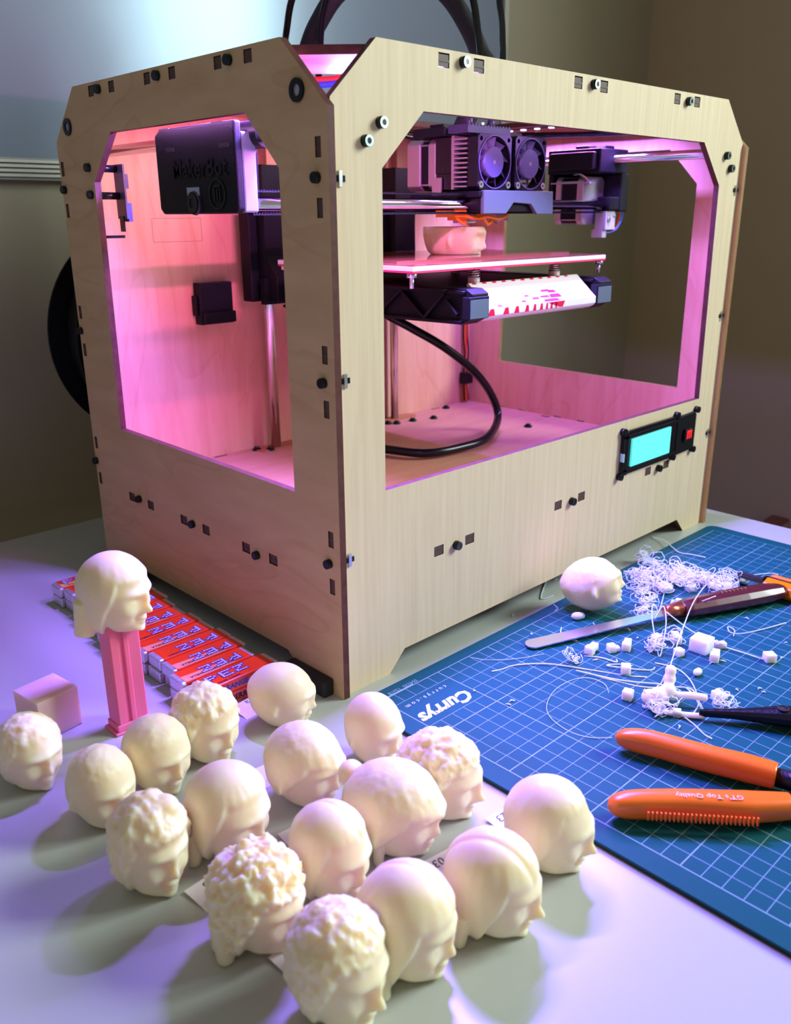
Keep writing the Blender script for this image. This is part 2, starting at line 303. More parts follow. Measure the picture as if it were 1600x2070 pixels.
wn.box(1.20, 1.23, -1.28, -0.62, 0.53, 0.57); wn.box(1.20, 1.23, -1.28, -0.62, 1.39, 1.43)
struct('window_1', wn, mat('window_frame', (0.8, 0.8, 0.78), 0.5))
struct('baseboard_back', MB().box(-2.2, 1.17, 0.513, 0.528, -0.74, -0.64), mat('baseboard', (0.6, 0.58, 0.52), 0.5))

wbx = MB(); wbx.box(1.135, 1.17, -.2206 + .4005, -.2206 + .4300, -.300, -.2170); wbx.box(1.138, 1.17, .1780, .2090, -.300, -.2190, 1)
tag(wbx.build('wall_socket_box', [mat('box_brown', (.22, .06, .035), .4), mat('box_rim', (.45, .30, .26), .4)], bevel=.002), 'small blurry reddish-brown box with pale rim beyond the right table edge', 'box')
# whiteboard
wbt = thing('whiteboard', 'large glossy whiteboard with a ridged aluminium ledge on the back wall', 'whiteboard', (-0.4, 0.528, 0.32))
surf = mat('whiteboard_surface', (0.20, 0.235, 0.30), 0.21, spec=0.75, var=0.06, vscale=3)
surf.node_tree.nodes['Principled BSDF'].inputs['Specular Tint'].default_value = (0.62, 0.86, 1.0, 1)
MB().box(-1.45, 0.765, 0.520, 0.5275, 0.335, 1.25).build('surface', surf, wbt)
rail = MB(); prof = [(0.5275, 0.3400), (0.5185, 0.3400)]
for k in range(4):
    z0 = 0.3385 - k * 0.0042
    prof += [(0.5150, z0 - 0.0004), (0.5150, z0 - 0.0028), (0.5185, z0 - 0.0036)]
prof += [(0.5150, 0.3205), (0.5275, 0.3200)]
rail.prism(prof, 'x', -1.45, 0.77); rail.build('ledge', mat('board_frame', (0.50, 0.50, 0.44), 0.4, metal=0.3), wbt)
MB().box(0.763, 0.772, 0.516, 0.5275, 0.34, 1.25).build('frame_side', MATS['board_frame'], wbt)

# table
tb = thing('table', 'white laminate table carrying the wooden printer and the cutting mat', 'table', (-0.25, -0.4, -0.74))
tabm_ = mat('white_laminate', (0.46, 0.49, 0.445), 0.27, spec=0.6, bump=0.02, bscale=500)
MB().box(-1.15, 0.507, -1.25, 0.4365, -0.028, 0.0).build('tabletop', tabm_, tb, bevel=0.0012)
for x in (-1.08, 0.44):
    for y in (-1.18, 0.37):
        MB().box(x - .025, x + .025, y - .025, y + .025, -0.74, -0.028).build('leg', zinc, tb)

# ---------------------------------------------------------------- the 3D printer
W_, D_, H_, T_ = 0.467, 0.3143, 0.3733, 0.0047
YF, YF2 = 0.0033, 0.0080
YB = 0.3067
P = thing('desktop_3d_printer', 'plywood box 3D printer with pink-violet lit inside and black gantry', 'printer', (0.2335, 0.157, 0.0))

def bolt_x(parent, x, y, z, sx=-1, r=0.0030, h=0.0030, name='bolt', light=False):
    m = MB(); m.cyl((x, y, z), (x + sx * h, y, z), r, r * 0.95, 14, 0); m.ring((x + sx * h, y, z), (sx, 0, 0), r * .5, r * .9, 0.0002, 12, 1)
    m.cyl((x + sx * h * .5, y, z), (x + sx * (h + .0001), y, z), r * .5, r * .5, 6, 2)
    return m.build(name, [boltm, boltf if light else boltm, blackg], parent)
def bolt_y(parent, x, y, z, r=0.0032, h=0.0034, light=True, name='bolt'):
    m = MB(); m.cyl((x, y, z), (x, y - h, z), r, r * 0.95, 16, 0); m.ring((x, y - h, z), (0, -1, 0), r * .5, r * .92, 0.0003, 14, 1)
    m.cyl((x, y - h * .5, z), (x, y - h - .0001, z), r * .5, r * .5, 6, 2)
    return m.build(name, [boltm, boltf if light else boltm, blackg], parent)

# side panels (u = y, v = z)
def sidepanel(x0, outer):
    out = [(0, 0), (0.0425, 0), (0.0563, 0.0139), (0.2440, 0.0139), (0.2600, 0), (D_, 0), (D_, 0.3387), (D_ - 0.0364, H_), (0.0364, H_), (0, 0.3387)]
    win = [(0.0413, 0.1275), (0.2625, 0.1290), (0.2600, 0.3100), (0.2285, 0.3408), (0.0712, 0.3406), (0.0419, 0.3110)]
    holes = [win]; tabs = []
    for y in (0.2501, 0.2207, 0.1735, 0.1436, 0.0942, 0.0650): holes.append(rect(y - .0038, y + .0038, .3645, .3713)); tabs.append((y, .3679, 'h'))
    for y in (0.2557, 0.2262, 0.1775, 0.1477, 0.0982, 0.0677): holes.append(rect(y - .0045, y + .0045, .0715, .0785)); tabs.append((y, .0750, 'h'))
    for z in (0.3197, 0.2902, 0.2137, 0.1832, 0.1050, 0.0745): holes.append(rect(.0057, .0104, z - .0050, z + .0050)); tabs.append((.0080, z, 'v'))
    for z in (0.3204, 0.2910, 0.2156, 0.1862, 0.1102, 0.0795): holes.append(rect(.3067, .3114, z - .0050, z + .0050)); tabs.append((.3090, z, 'v'))
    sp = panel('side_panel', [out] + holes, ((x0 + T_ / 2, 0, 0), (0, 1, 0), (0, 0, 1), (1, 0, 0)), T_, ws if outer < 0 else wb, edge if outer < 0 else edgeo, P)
    xo = x0 if outer < 0 else x0 + T_
    if outer < 0:
        for (y, z, k) in tabs:
            a, b = (.0036, .0030) if k == 'h' else (.0021, .0048)
            m = MB(); m.box(x0 + .0006, x0 + T_, y - a, y + a, z - b, z + b)
            m.box(x0 + .0003, x0 + .0006, y - a, y + a, z - b * .25, z + b * .1)
            m.build('tab', tabm, sp)
        for (y, z) in ((.2383, .368), (.1602, .3681), (.0824, .3679), (.2428, .0764), (.1648, .0752), (.0853, .0735), (.0094, .3051), (.0096, .1981), (.0100, .0892), (.3088, .3059), (.3110, .2012), (.3120, .0942), (.2660, .3198), (.2662, .3016)):
            bolt_x(sp, x0, y, z)
        for (y, z) in ((.2915, .3481), (.0229, .3473)):   # rod end rings
            m = MB(); m.ring((x0 - .0002, y, z), (-1, 0, 0), .0030, .0058, .0012, 24, 0); m.cyl((x0 - .0003, y, z), (x0 - .0005, y, z), .0030, .0030, 18, 1)
            m.build('rod_ring', [blackg, alu], sp)
    return sp
sideL = sidepanel(0.0, -1); sideR = sidepanel(W_ - T_, 1)

# front panel (u = x, v = z)
fo = [(T_, 0.0), (0.0425, 0.0), (0.0565, 0.0139), (0.4150, 0.0145), (0.4290, 0), (W_ - T_, 0), (W_ - T_, 0.3415), (W_ - 0.0390, H_), (0.0370, H_), (T_, 0.3430)]
fw = [(0.0404, 0.1275), (0.4331, 0.1268), (0.4272, 0.3080), (0.3948, 0.3398), (0.0725, 0.3407), (0.0404, 0.3105)]
fh = [fw]; ftabs = []
for x in (0.0885, 0.1183, 0.2177, 0.2478, 0.3463, 0.3767): fh.append(rect(x - .0045, x + .0045, .3640, .3714)); ftabs.append((x, .3677))
for x in (0.0887, 0.1197, 0.2224, 0.2534, 0.3535, 0.3842): fh.append(rect(x - .0046, x + .0046, .0712, .0782)); ftabs.append((x, .0747))
for z in (0.3045, 0.1986, 0.0906):
    for sx in (-1, 1):
        xe = T_ if sx < 0 else W_ - T_
        fh_x = (xe + .0001, xe + .0085) if sx < 0 else (xe - .0085, xe - .0001)
front = panel('front_panel', [fo] + fh, ((0, (YF + YF2) / 2, 0), (1, 0, 0), (0, 0, 1), (0, 1, 0)), T_, wf, edge, P)
for (x, z) in ftabs:
    m = MB(); m.box(x - .0043, x + .0043, YF + .0004, YF2, z - .0032, z + .0030)
    m.box(x - .0043, x + .0043, YF + .0001, YF + .0004, z - .0008, z + .0004)
    m.build('tab', tabm, front)
for (x, z) in ((.1042, .3682), (.2348, .3679), (.3620, .3669), (.039, .333), (.0281, .3235), (.4334, .3312), (.443, .3215)): bolt_y(front, x, YF, z)
for (x, z) in ((.1054, .0742), (.2394, .0741), (.3697, .0743)): bolt_y(front, x, YF, z, light=False)
for z in (0.3046, 0.1987, 0.0907):
    for sx in (-1, 1):
        xe = T_ if sx < 0 else W_ - T_; d = -sx
        m = MB(); m.box(min(xe, xe + d * .0088), max(xe, xe + d * .0088), YF - .0004, YF + .0002, z - .0016, z + .0016, 0)
        m.box(min(xe + d * .0040, xe + d * .0062), max(xe + d * .0040, xe + d * .0062), YF - .0012, YF + .0002, z - .0040, z + .0040, 1)
        m.build('captive_nut', [blackg, zinc], front)

# back panel, floor, top frame
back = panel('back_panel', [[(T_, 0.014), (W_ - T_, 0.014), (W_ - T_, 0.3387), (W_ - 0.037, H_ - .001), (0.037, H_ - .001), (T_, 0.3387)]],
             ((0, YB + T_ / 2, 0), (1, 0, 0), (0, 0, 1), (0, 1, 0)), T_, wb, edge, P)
ln = MB()
for (a, b, c, d) in ((.0680, .1143, .2848, .2851), (.0680, .1143, .2664, .2667), (.0680, .0683, .2664, .2851), (.1140, .1143, .2664, .2851)): ln.box(a, b, YB - .0001, YB + .0004, c, d)
ln.build('etched_outline', mat('etched_line', (0.25, 0.14, 0.10), 0.7), back)
m = MB(); m.box(.1014, .1345, YB - .010, YB, .1975, .2325); m.box(.1025, .1345, YB - .014, YB - .010, .1985, .2080); m.box(.0990, .1014, YB - .006, YB, .2050, .2220)
lab(m.build('spool_bracket', blackp, P, bevel=.0008), 'black bracket on the inside back wall')
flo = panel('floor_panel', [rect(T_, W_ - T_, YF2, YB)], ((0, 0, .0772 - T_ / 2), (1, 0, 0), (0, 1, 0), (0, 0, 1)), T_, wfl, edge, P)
for (x, y) in ((.1505, .297), (.160, .2885), (.2020, .2845), (.3400, .2780), (.4120, .2960), (.3640, .2699), (.4042, .1727), (.3120, .2870), (.3190, .2810)):
    m = MB(); m.cyl((x, y, .0772), (x, y, .0788), .0042, .0042, 14); m.cyl((x, y, .0788), (x, y, .0806), .0028, .0024, 12); m.build('floor_bolt', boltm, flo)
for (x, y) in ((.1715, .293), (.3323, .298)):
    m = MB(); m.prism([(x - .020, y - .007), (x + .026, y - .007), (x + .030, y), (x + .026, y + .008), (x - .020, y + .008), (x - .024, y)], 'z', .0772, .0784)
    m.build('rod_plate', mat('rod_plate_ply', (0.45, 0.17, 0.06), 0.5), flo)
for (x0, x1, y0, y1) in ((.108, .121, .302, .3045), (.455, .459, .255, .265), (.455, .459, .185, .195), (.396, .408, .302, .3045), (.24, .252, .302, .3045), (.30, .312, .302, .3045)):
    MB().box(x0, x1, y0, y1, .0772, .0774).build('floor_slot', tabm, flo)
ch = 0.0285
to = [(T_ + ch, YF2), (W_ - T_ - ch, YF2), (W_ - T_, YF2 + ch), (W_ - T_, YB - ch), (W_ - T_ - ch, YB), (T_ + ch, YB), (T_, YB - ch), (T_, YF2 + ch)]
ti = [(.082, .0520), (.385, .0520), (.415, .080), (.415, .235), (.385, .262), (.082, .262), (.0535, .235), (.0535, .080)]
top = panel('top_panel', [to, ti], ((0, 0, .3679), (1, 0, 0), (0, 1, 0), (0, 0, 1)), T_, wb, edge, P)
# LED strips under the top frame
ledm = mat('led_lens', (0.8, 0.7, 1.0), 0.3, emit=(0.65, 0.45, 1.0), es=6)
stripm = mat('led_tape', (0.12, 0.10, 0.10), 0.5)
def strip(x0, y0, x1, y1, n):
    s_ = MB(); s_.box(min(x0, x1) - .003, max(x0, x1) + .003, min(y0, y1) - .003, max(y0, y1) + .003, .3644, .3655)
    for i in range(n):
        t = (i + .5) / n; x = x0 + (x1 - x0) * t; y = y0 + (y1 - y0) * t
        s_.box(x - .0022, x + .0022, y - .0018, y + .0018, .3634, .3644, 1)
    s_.build('led_strip', [stripm, ledm], top)
strip(.075, .040, .392, .040, 20); strip(.043, .085, .043, .235, 9); strip(.425, .085, .425, .235, 9)
# rubber feet
for (x0, y0, y1) in ((-.0085, .0095, .0500), (-.0085, .262, .300)):
    MB().box(x0, 0.0, y0, y1, 0, .0115).build('foot', rubber, P, bevel=.0015)
for (y0, y1) in ((.0095, .0500), (.262, .300)):
    MB().box(W_, W_ + .0085, y0, y1, 0, .0115).build('foot', rubber, P, bevel=.0015)

# display and power button on the front
dsp = MB(); dsp.box(.3052, .3915, YF - .0030, YF, .0812, .1178); dsp.box(.3052, .3110, YF - .0045, YF - .003, .0812, .1178)
dsp.box(.3052, .3915, YF - .0045, YF - .003, .1120, .1148); dsp.box(.3052, .3915, YF - .0045, YF - .003, .0838, .0862)
dpo = dsp.build('display_bezel', blackg, P, bevel=.0004)
MB().box(.3165, .3790, YF - .0046, YF - .0030, .0872, .1106).build('screen', mat('lcd_screen', (0.1, 0.6, 0.6), 0.3, emit=(0.12, 0.78, 0.70), es=0.82), dpo)
MB().box(.3047, .3056, YF - .0046, YF - .001, .0930, .1000).build('ribbon_tab', mat('pale_cyan', (0.45, 0.75, 0.8), 0.4), dpo)
kp = MB(); kp.prism([(.3950, .0815), (.4235, .0825), (.4262, .0850), (.4262, .1140), (.4235, .1168), (.3950, .1160), (.3930, .1130), (.3930, .0840)], 'y', YF - .0030, YF)
kpo = kp.build('keypad_plate', blackp, P, bevel=.0006)
MB().box(.4040, .4150, YF - .0062, YF - .0030, .0930, .1040).build('button', blackg, kpo, bevel=.0012)
lm = mat('lit_red_logo', (0.9, 0.02, 0.02), 0.4, emit=(1.0, 0.02, 0.02), es=1.1)
lg = MB()
for x in (.4062, .4095, .4128): lg.box(x - .0006, x + .0006, YF - .0065, YF - .0062, .0950, .1010)
lg.box(.4053, .4137, YF - .0065, YF - .0062, .1008, .1024); lg.build('button_logo', lm, kpo)
for (x, z) in ((.306, .1180), (.3052, .0800), (.3922, .1182), (.3907, .0805), (.4282, .1178), (.4270, .0812)):
    m = MB(); m.cyl((x, YF, z), (x, YF - .0040, z), .0031, .0029, 14); m.build('bolt', blackg, P)

# motion: guide rods
for x in (.034, .433):
    MB().cyl((x, YF2, .3335), (x, YB, .3335), .0040, n=20).build('guide_rod', steel, P)
for y in (.113, .170):
    MB().cyl((.022, y, .2938), (.445, y, .2938), .0040, n=20).build('cross_rod', steel, P)
for (x, y) in ((.1700, .293), (.3323, .298)):
    MB().cyl((x, y, .0775), (x, y, .3655), .0048 if x < .2 else .0042, n=20).build('lift_rod', steel, P)
# toothed belts
def belt(x0, x1, y, z, th=.0010):
    m = MB(); m.box(x0, x1, y - .003, y + .003, z, z + th)
    k = int((x1 - x0) / .0022)
    for i in range(k): m.box(x0 + i * .0022, x0 + i * .0022 + .0011, y - .003, y + .003, z + th, z + th + .0006)
    m.build('belt', blackp, P)
belt(.030, .230, .1135, .3005); belt(.030, .420, .1135, .2868)
# left gantry block
gb = MB(); gb.prism([(.104, .2900), (.107, .2878), (.193, .2878), (.1968, .2910), (.1968, .3370), (.1900, .3405), (.104, .3405)], 'x', .0145, .0200)
gbo = gb.build('gantry_block', blackp, P, bevel=.0014, seg=3)
MB().box(.0200, .0305, .1045, .188, .2884, .3345).build('side_plate', mat('block_grey', (0.16, 0.22, 0.26), 0.45), gbo, bevel=.0012)
m = MB()
for (y, z) in ((.1771, .3275), (.1145, .3270)): m.box(.0142, .0147, y - .006, y + .006, z - .0013, z + .0013)
for (y, z) in ((.185, .3395), (.122, .3395)): m.box(.0150, .0200, y - .006, y + .006, z, z + .0012)
m.build('slot', rubber, gbo)
m = MB(); m.box(.0142, .0147, .1445, .1610, .2895, .3045, 0); m.box(.0139, .0143, .1455, .1600, .2990, .3040, 1); m.cyl((.0144, .152, .2945), (.0125, .152, .2945), .0075, .0070, 24, 0); m.ring((.0125, .152, .2945), (-1, 0, 0), .0030, .0062, .0006, 20, 2)
m.build('pulley_recess', [rubber, mat('motor_face_blue', (0.35, 0.45, 0.60), 0.4, metal=.4), blackg], gbo)
text('embossed_name', 'MakerBot', .0160, blackp, (.0143, .1445, .3150), (0, -1, 0), (0, 0, 1), gbo, ex=.0006, bold=.0002)
m = MB(); m.ring((.0146, .1252, .2995), (-1, 0, 0), .0082, .0092, .0008, 36)
for dy in (-.003, 0, .003): m.box(.0138, .0146, .1252 + dy - .0006, .1252 + dy + .0006, .2948, .3040)
m.box(.0138, .0146, .1215, .1289, .3035, .3048); m.build('embossed_ring', blackg, gbo)
m = MB(); m.cyl((.034, .098, .3335), (.034, .188, .3335), .0082, n=24); m.build('bushing', blackg, gbo)
m = MB(); m.box(.0305, .042, .118, .160, .2920, .3260); m.build('gantry_motor', blackg, gbo, bevel=.002)
for y in (.104, .186): pass
# right gantry block: open frame with a stepper motor in it
rb = MB(); rb.box(.4080, .4530, .1080, .1660, .3210, .3420); rb.box(.4400, .4530, .1050, .1660, .2880, .3215); rb.box(.4100, .4400, .1600, .1660, .2900, .3215)
rb.box(.4120, .4250, .1240, .1390, .3420, .3450); rb.box(.4300, .4450, .1180, .1500, .3420, .3455); rb.box(.4020, .4080, .1120, .1600, .3240, .3390)
rb.box(.4240, .4400, .1060, .1200, .2890, .3010)
rbo = rb.build('right_gantry_block', blackp, P, bevel=.0012)
lab(rbo, 'black open gantry block at the right')
mo = MB(); s4 = [(.4060, .2800), (.4095, .2766), (.4365, .2766), (.4398, .2800), (.4398, .3150), (.4365, .3187), (.4095, .3187), (.4060, .3150)]
s5 = [(a, b) for a, b in s4]
mo.prism(s5, 'y', .1235, .1300, 0); mo.prism([(.4222 + (a - .4222) * .96, .2977 + (b - .2977) * .96) for a, b in s4], 'y', .1300, .1480, 1); mo.prism(s5, 'y', .1480, .1540, 0)
mo.cyl((.41, .1234, .3140), (.41, .1215, .3140), .0022, n=12, mi=0); mo.build('stepper_motor', [alu, blackp], rbo, bevel=.0006)
MB().box(.4030, .4120, .1150, .1580, .3125, .3137).build('circuit_board', mat('board_edge', (0.5, 0.45, 0.6), 0.4), rbo)
m = MB(); m.box(.4240, .4400, .1090, .1210, .2720, .2885); m.box(.4240, .4310, .1120, .1240, .2650, .2725); m.cyl((.4285, .1090, .2810), (.4285, .1078, .2810), .0024, n=14, mi=1); m.cyl((.4380, .1090, .2840), (.4380, .1080, .2840), .0014, n=10, mi=1)
m.build('end_switch_bracket', [mat('bracket_grey', (0.55, 0.55, 0.62), 0.4), zinc], rbo, bevel=.0006)
for k, (mm_, dx) in enumerate(((redw, 0), (orgw, .0012), (cyanw, .0024), (bluew, .0034))):
    pts = [(a + dx * .5, b - dx * .8, c + dx * .35) for a, b, c in RAINBOW]
    MB().tube(smooth_path(pts, 5), .0006, 6).build('wire', mm_, rbo)
for k, (mm_, dx) in enumerate(((redw, 0), (cyanw, .0010), (whitep, -.0009))):
    pts = [(.4078, .135 + dx, .3200), (.4060, .129 + dx, .3205), (.4055, .122 + dx, .3175), (.4070, .118 + dx, .3120)]
    MB().tube(smooth_path(pts, 5), .0006, 6).build('wire', mm_, rbo)

# carriage with extruders and fans
cr = MB(); cr.box(.2300, .3220, .0970, .1720, .2990, .3035); cr.box(.2350, .3180, .0990, .1250, .2880, .2990); cr.box(.2350, .3180, .1600, .1780, .2880, .2990)
cro = cr.build('carriage', blackp, P, bevel=.0008)
br = MB(); br.prism([(.2335, .3040), (.3215, .3040), (.3225, .2862), (.3010, .2862), (.2925, .2940), (.2700, .2950), (.2610, .2868), (.2335, .2868)], 'y', .0950, .0985)
lab(br.build('carriage_bracket', alug, cro, bevel=.0005), 'grey-green front bracket with a notched lower edge')
fanb = mat('fan_grey_blue_lit', (0.10, 0.10, 0.22), 0.45);  # dark grey fan plastic, violet LED light put in as a blue tint
def fan(x0, nbl, ang):
    cx, cz = x0 + .020, .3245; h = .0200
    n = 40; m = MB()
    circ = [(cx + .0188 * math.cos(2 * PI * i / n), cz + .0188 * math.sin(2 * PI * i / n)) for i in range(n)]
    cc = .0025
    sq = [(cx - h + cc, cz - h), (cx + h - cc, cz - h), (cx + h, cz - h + cc), (cx + h, cz + h - cc), (cx + h - cc, cz + h), (cx - h + cc, cz + h), (cx - h, cz + h - cc), (cx - h, cz - h + cc)]
    hol = [[(cx + sx * .0163 + .0017 * math.cos(2 * PI * i / 10), cz + sz * .0163 + .0017 * math.sin(2 * PI * i / 10)) for i in range(10)] for sx in (-1, 1) for sz in (-1, 1)]
    fr = panel('fan', [sq, circ] + hol, ((0, .1050, 0), (1, 0, 0), (0, 0, 1), (0, 1, 0)), .0100, blackg, blackg, P)
    m.ring((cx, .0998, cz), (0, -1, 0), .0186, .0194, .0004, 36); 
    hub = MB(); hub.cyl((cx, .1085, cz), (cx, .1003, cz), .0113, .0110, 32); hub.cyl((cx, .1003, cz), (cx, .1001, cz), .0015, .0015, 12, 1)
    hub.build('hub', [fanb, alu], fr)
    for k in range(nbl):
        t = ang + 2 * PI * k / nbl; P_ = []
        for (r, dt, yy) in ((.0108, -.13, .1018), (.0182, -.22, .1015), (.0182, .20, .1075), (.0108, .22, .1075)):
            for e in (0, .0005): P_.append((cx + r * math.cos(t + dt), yy + e, cz + r * math.sin(t + dt)))
        b_ = MB(); b_.add([P_[i] for i in (0, 2, 4, 6, 1, 3, 5, 7)], [(0, 1, 2, 3), (7, 6, 5, 4), (0, 4, 5, 1), (1, 5, 6, 2), (2, 6, 7, 3), (3, 7, 4, 0)])
        b_.build('blade', fanb, fr)
    for sx in (-1, 1):
        s_ = MB(); s_.ring((cx + sx * .0163, .0999, cz - .0163), (0, -1, 0), .0010, .0026, .0009, 14, 0); s_.cyl((cx + sx * .0163, .1, cz - .0163), (cx + sx * .0163, .0996, cz - .0163), .0011, n=6, mi=1)
        s_.build('screw', [zinc, blackg], fr)
    m.build('rim', fanb, fr)
    return fr
fan(.2310, 9, .25); fan(.2760, 9, .0)
for x0 in (.2310, .2760):
    m = MB(); 
    m.box(x0, x0 + .040, .1245, .1270, .3050, .3440)
    for k in range(11):
        z = .3065 + k * .0034
        m.box(x0, x0 + .040, .1112, .1245, z, z + .0011)
    lab(m.build('heat_sink', alu, cro), 'silver finned heat sink')
    m = MB(); m.box(x0, x0 + .040, .1272, .1440, .3170, .3430, 0); m.box(x0 + .001, x0 + .039, .1275, .1440, .3050, .3170, 0)
    m.cyl((x0, .1355, .3200), (x0 - .0004, .1355, .3200), .0010, n=10, mi=1); m.build('drive_block', [blackg, rubber], cro, bevel=.0020, seg=3)
    q = [(x0, .3080), (x0 + .004, .3045), (x0 + .036, .3045), (x0 + .040, .3080), (x0 + .040, .3395), (x0 + .036, .3430), (x0 + .004, .3430), (x0, .3395)]
    cxm, czm = x0 + .020, .3238
    m = MB(); m.prism(q, 'y', .1442, .1520, 0); m.prism([(cxm + (a - cxm) * .95, czm + (b - czm) * .95) for a, b in q], 'y', .1520, .1615, 1); m.prism(q, 'y', .1615, .1760, 0)
    m.build('extruder_motor', [alu, blackp], cro, bevel=.0008)
MB().box(.2290, .2310, .1365, .1460, .3010, .3140).build('aluminium_bar', alu, cro, bevel=.0003)
m = MB(); m.box(.2230, .3180, .1270, .1620, .3435, .3500); m.box(.23, .26, .135, .150, .3500, .3530); m.build('top_bridge', blackp, cro, bevel=.0008)
m = MB(); m.box(.2235, .2740, .1040, .1240, .3447, .3500)
for k in range(14): m.box(.2240 + k * .0036, .2258 + k * .0036, .1036, .1240, .3495, .3506)
m.cyl((.2340, .112, .350), (.2340, .112, .3560), .0028, n=12); m.cyl((.2600, .112, .350), (.2600, .112, .3560), .0024, n=12); m.box(.2450, .2480, .1090, .1120, .3505, .3530, 1)
lab(m.build('ribbed_mount', [mat('ribbed_black', (0.03, 0.03, 0.07), 0.4), zinc], cro), 'ribbed mounting block with studs')
# hot end
m = MB(); m.box(.2380, .2520, .1180, .1310, .2800, .2868, 0); m.cyl((.2450, .1245, .2800), (.2450, .1245, .2778), .0030, .0006, 16, 0); m.box(.2780, .2920, .1180, .1310, .2810, .2868, 0); m.cyl((.2850, .1245, .2810), (.2850, .1245, .2788), .0030, .0006, 16, 0)
m.build('heater_block', [alu], cro, bevel=.0004)
m = MB(); m.box(.2200, .2330, .1120, .1330, .2845, .2895); m.box(.2335, .2370, .1150, .1330, .2820, .2868); m.box(.2525, .2580, .1150, .1330, .2820, .2868)
m.tube(smooth_path([(.2330, .112, .2850), (.2450, .1125, .2835), (.2580, .112, .2848), (.2720, .1125, .2830), (.2830, .113, .2850), (.2870, .113, .2890)], 6), .0013, 8)
m.tube(smooth_path([(.2230, .114, .2840), (.2320, .114, .2790), (.2360, .116, .2800), (.2350, .118, .2850)], 6), .0012, 8)
m.tube(smooth_path([(.2560, .114, .2840), (.2610, .114, .2790), (.2680, .116, .2810), (.2700, .118, .2850)], 6), .0012, 8)
lab(m.build('orange_insulation', kapt, cro), 'orange heat tape and wires round the nozzles')
# extruder cable loom and feed tubes
MB().tube(smooth_path(LOOM + [(.268, .150, .352)], 8), .0078, 16).build('cable_loom', mat('braided_sleeve', (0.012, 0.012, 0.014), 0.6, bump=1.0, bscale=900), P)
for i, tpts in enumerate(TUBES):
    endp = (.2600 if i else .2850, .135, .352)
    st = tpts if i else [(.228, .335, .300), (.229, .336, .37)] + tpts
    MB().tube(smooth_path(st + [endp], 8), .0029, 12).build('feed_tube', blackg, P)

# build platform and its lift
pl = MB(); pl.box(.1210, .3520, .0600, .2100, .2506, .2535, 0); pl.box(.1210, .3520, .0600, .2100, .2492, .2506, 1)
plo = pl.build('build_plate', [mat('plate_edge_white', (0.85, 0.82, 0.88), 0.3), mat('red_board', (0.7, 0.03, 0.05), 0.4)], P)
MB().box(.1220, .3510, .0610, .2090, .2535, .2541).build('plate_film', glassb, plo)
MB().box(.135, .3420, .0900, .2100, .2541, .2556).build('glass_strip', mat('plate_glass', (0.22, 0.075, 0.035), 0.06, spec=.9), plo)
for (x, y) in ((.1250, .065), (.3497, .065), (.1250, .205), (.3497, .205)):
    m = MB(); m.cyl((x, y, .2492), (x, y, .2462), .0040, n=6); m.cyl((x, y, .2462), (x, y, .2390), .0016, n=10); m.build('corner_nut', zinc, plo)
for (x, y) in ((.2035, .0775), (.3045, .0775), (.2057, .190), (.3070, .190)):
    m = MB(); m.cyl((x, y, .2360), (x, y, .2420), .0046, n=18, mi=0)
    pts = [(x + .0042 * math.cos(t * 2 * PI), y + .0042 * math.sin(t * 2 * PI), .2420 + .0072 * t / 4) for t in [i / 14 for i in range(57)]]
    m.tube(pts, .0006, 6, 1); m.cyl((x, y, .242), (x, y, .2492), .0014, n=8, mi=1); m.build('levelling_spring', [whitep, steel], plo)
lf = MB(); lf.box(.1650, .3480, .0725, .2650, .2330, .2355)
lfo = lf.build('platform_support', blackp, P)
for (x0, x1) in ((.1670, .1885), (.3270, .3480)):
    a = MB(); a.prism([(.0500, .2330), (.0560, .2362), (.2700, .2362), (.2700, .2080), (.0600, .2110), (.0500, .2165)], 'x', x0 + .004, x1)
    for (ya, za, yb, zb) in ((.056, .234, .268, .2335), (.058, .213, .268, .211), (.0535, .217, .0535, .231), (.075, .233, .095, .214), (.095, .214, .120, .233), (.120, .233, .145, .214), (.145, .214, .170, .233), (.170, .233, .195, .214), (.195, .214, .22, .233), (.062, .218, .073, .228), (.22, .233, .245, .212)):
        dy, dz = yb - ya, zb - za; L_ = math.hypot(dy, dz)
        a.obox((x0 + .002, (ya + yb) / 2, (za + zb) / 2), (.002, 0, 0), (0, dy / 2, dz / 2), (0, -dz / L_ * .0011, dy / L_ * .0011))
    a.box(x0 - .0004, x1 + .0004, .0494, .0560, .2155, .2310)
    a.build('support_arm', blackp, P, bevel=.0004, seg=1)
    m = MB(); m.prism([(x0 + .001, .2160), (x1 - .001, .2160), (x1 - .001, .2290), (x0 + .001, .2290)], 'y', .0488, .0494); m.build('arm_cap', alug, P)
hb = MB(); hp = [(.0520, .2145), (.0500, .2165), (.0500, .2215), (.0700, .2385), (.0718, .2385), (.0718, .2160), (.0560, .2125)]
hb.prism(hp, 'x', .1890, .3265); hbo = lab(hb.build('front_bar', whitep, P, bevel=.0003), 'white angular front bar with a red cut-out pattern')
rp = MB()
def facept(x, t):   # on the sloping front face, t 0 bottom .. 1 top
    y, z = .0500 + t * .0200, .2215 + t * .0170
    n = Vector((0, -.0170, .0200)).normalized() * .0002
    return (x, y + n.y, z + n.z)
def vface(x, t): return (x, .0498, .2163 + t * .0052)
def addpoly(fn, pl_):
    k = len(pl_); A = [Vector(fn(*q)) for q in pl_]; rp.add(A, [tuple(range(k))])
for (x, wd) in ((.192, .008), (.209, .007), (.2215, .006), (.234, .005), (.2435, .004), (.252, .004), (.259, .003), (.265, .003), (.271, .002)):
    addpoly(vface, [(x - wd * .5, 0), (x + wd * .5, 0), (x + wd * .35, .95), (x - wd * .1, .95)])
addpoly(vface, [(.2600, .95), (.2760, .1), (.2800, .1), (.2830, .98)])
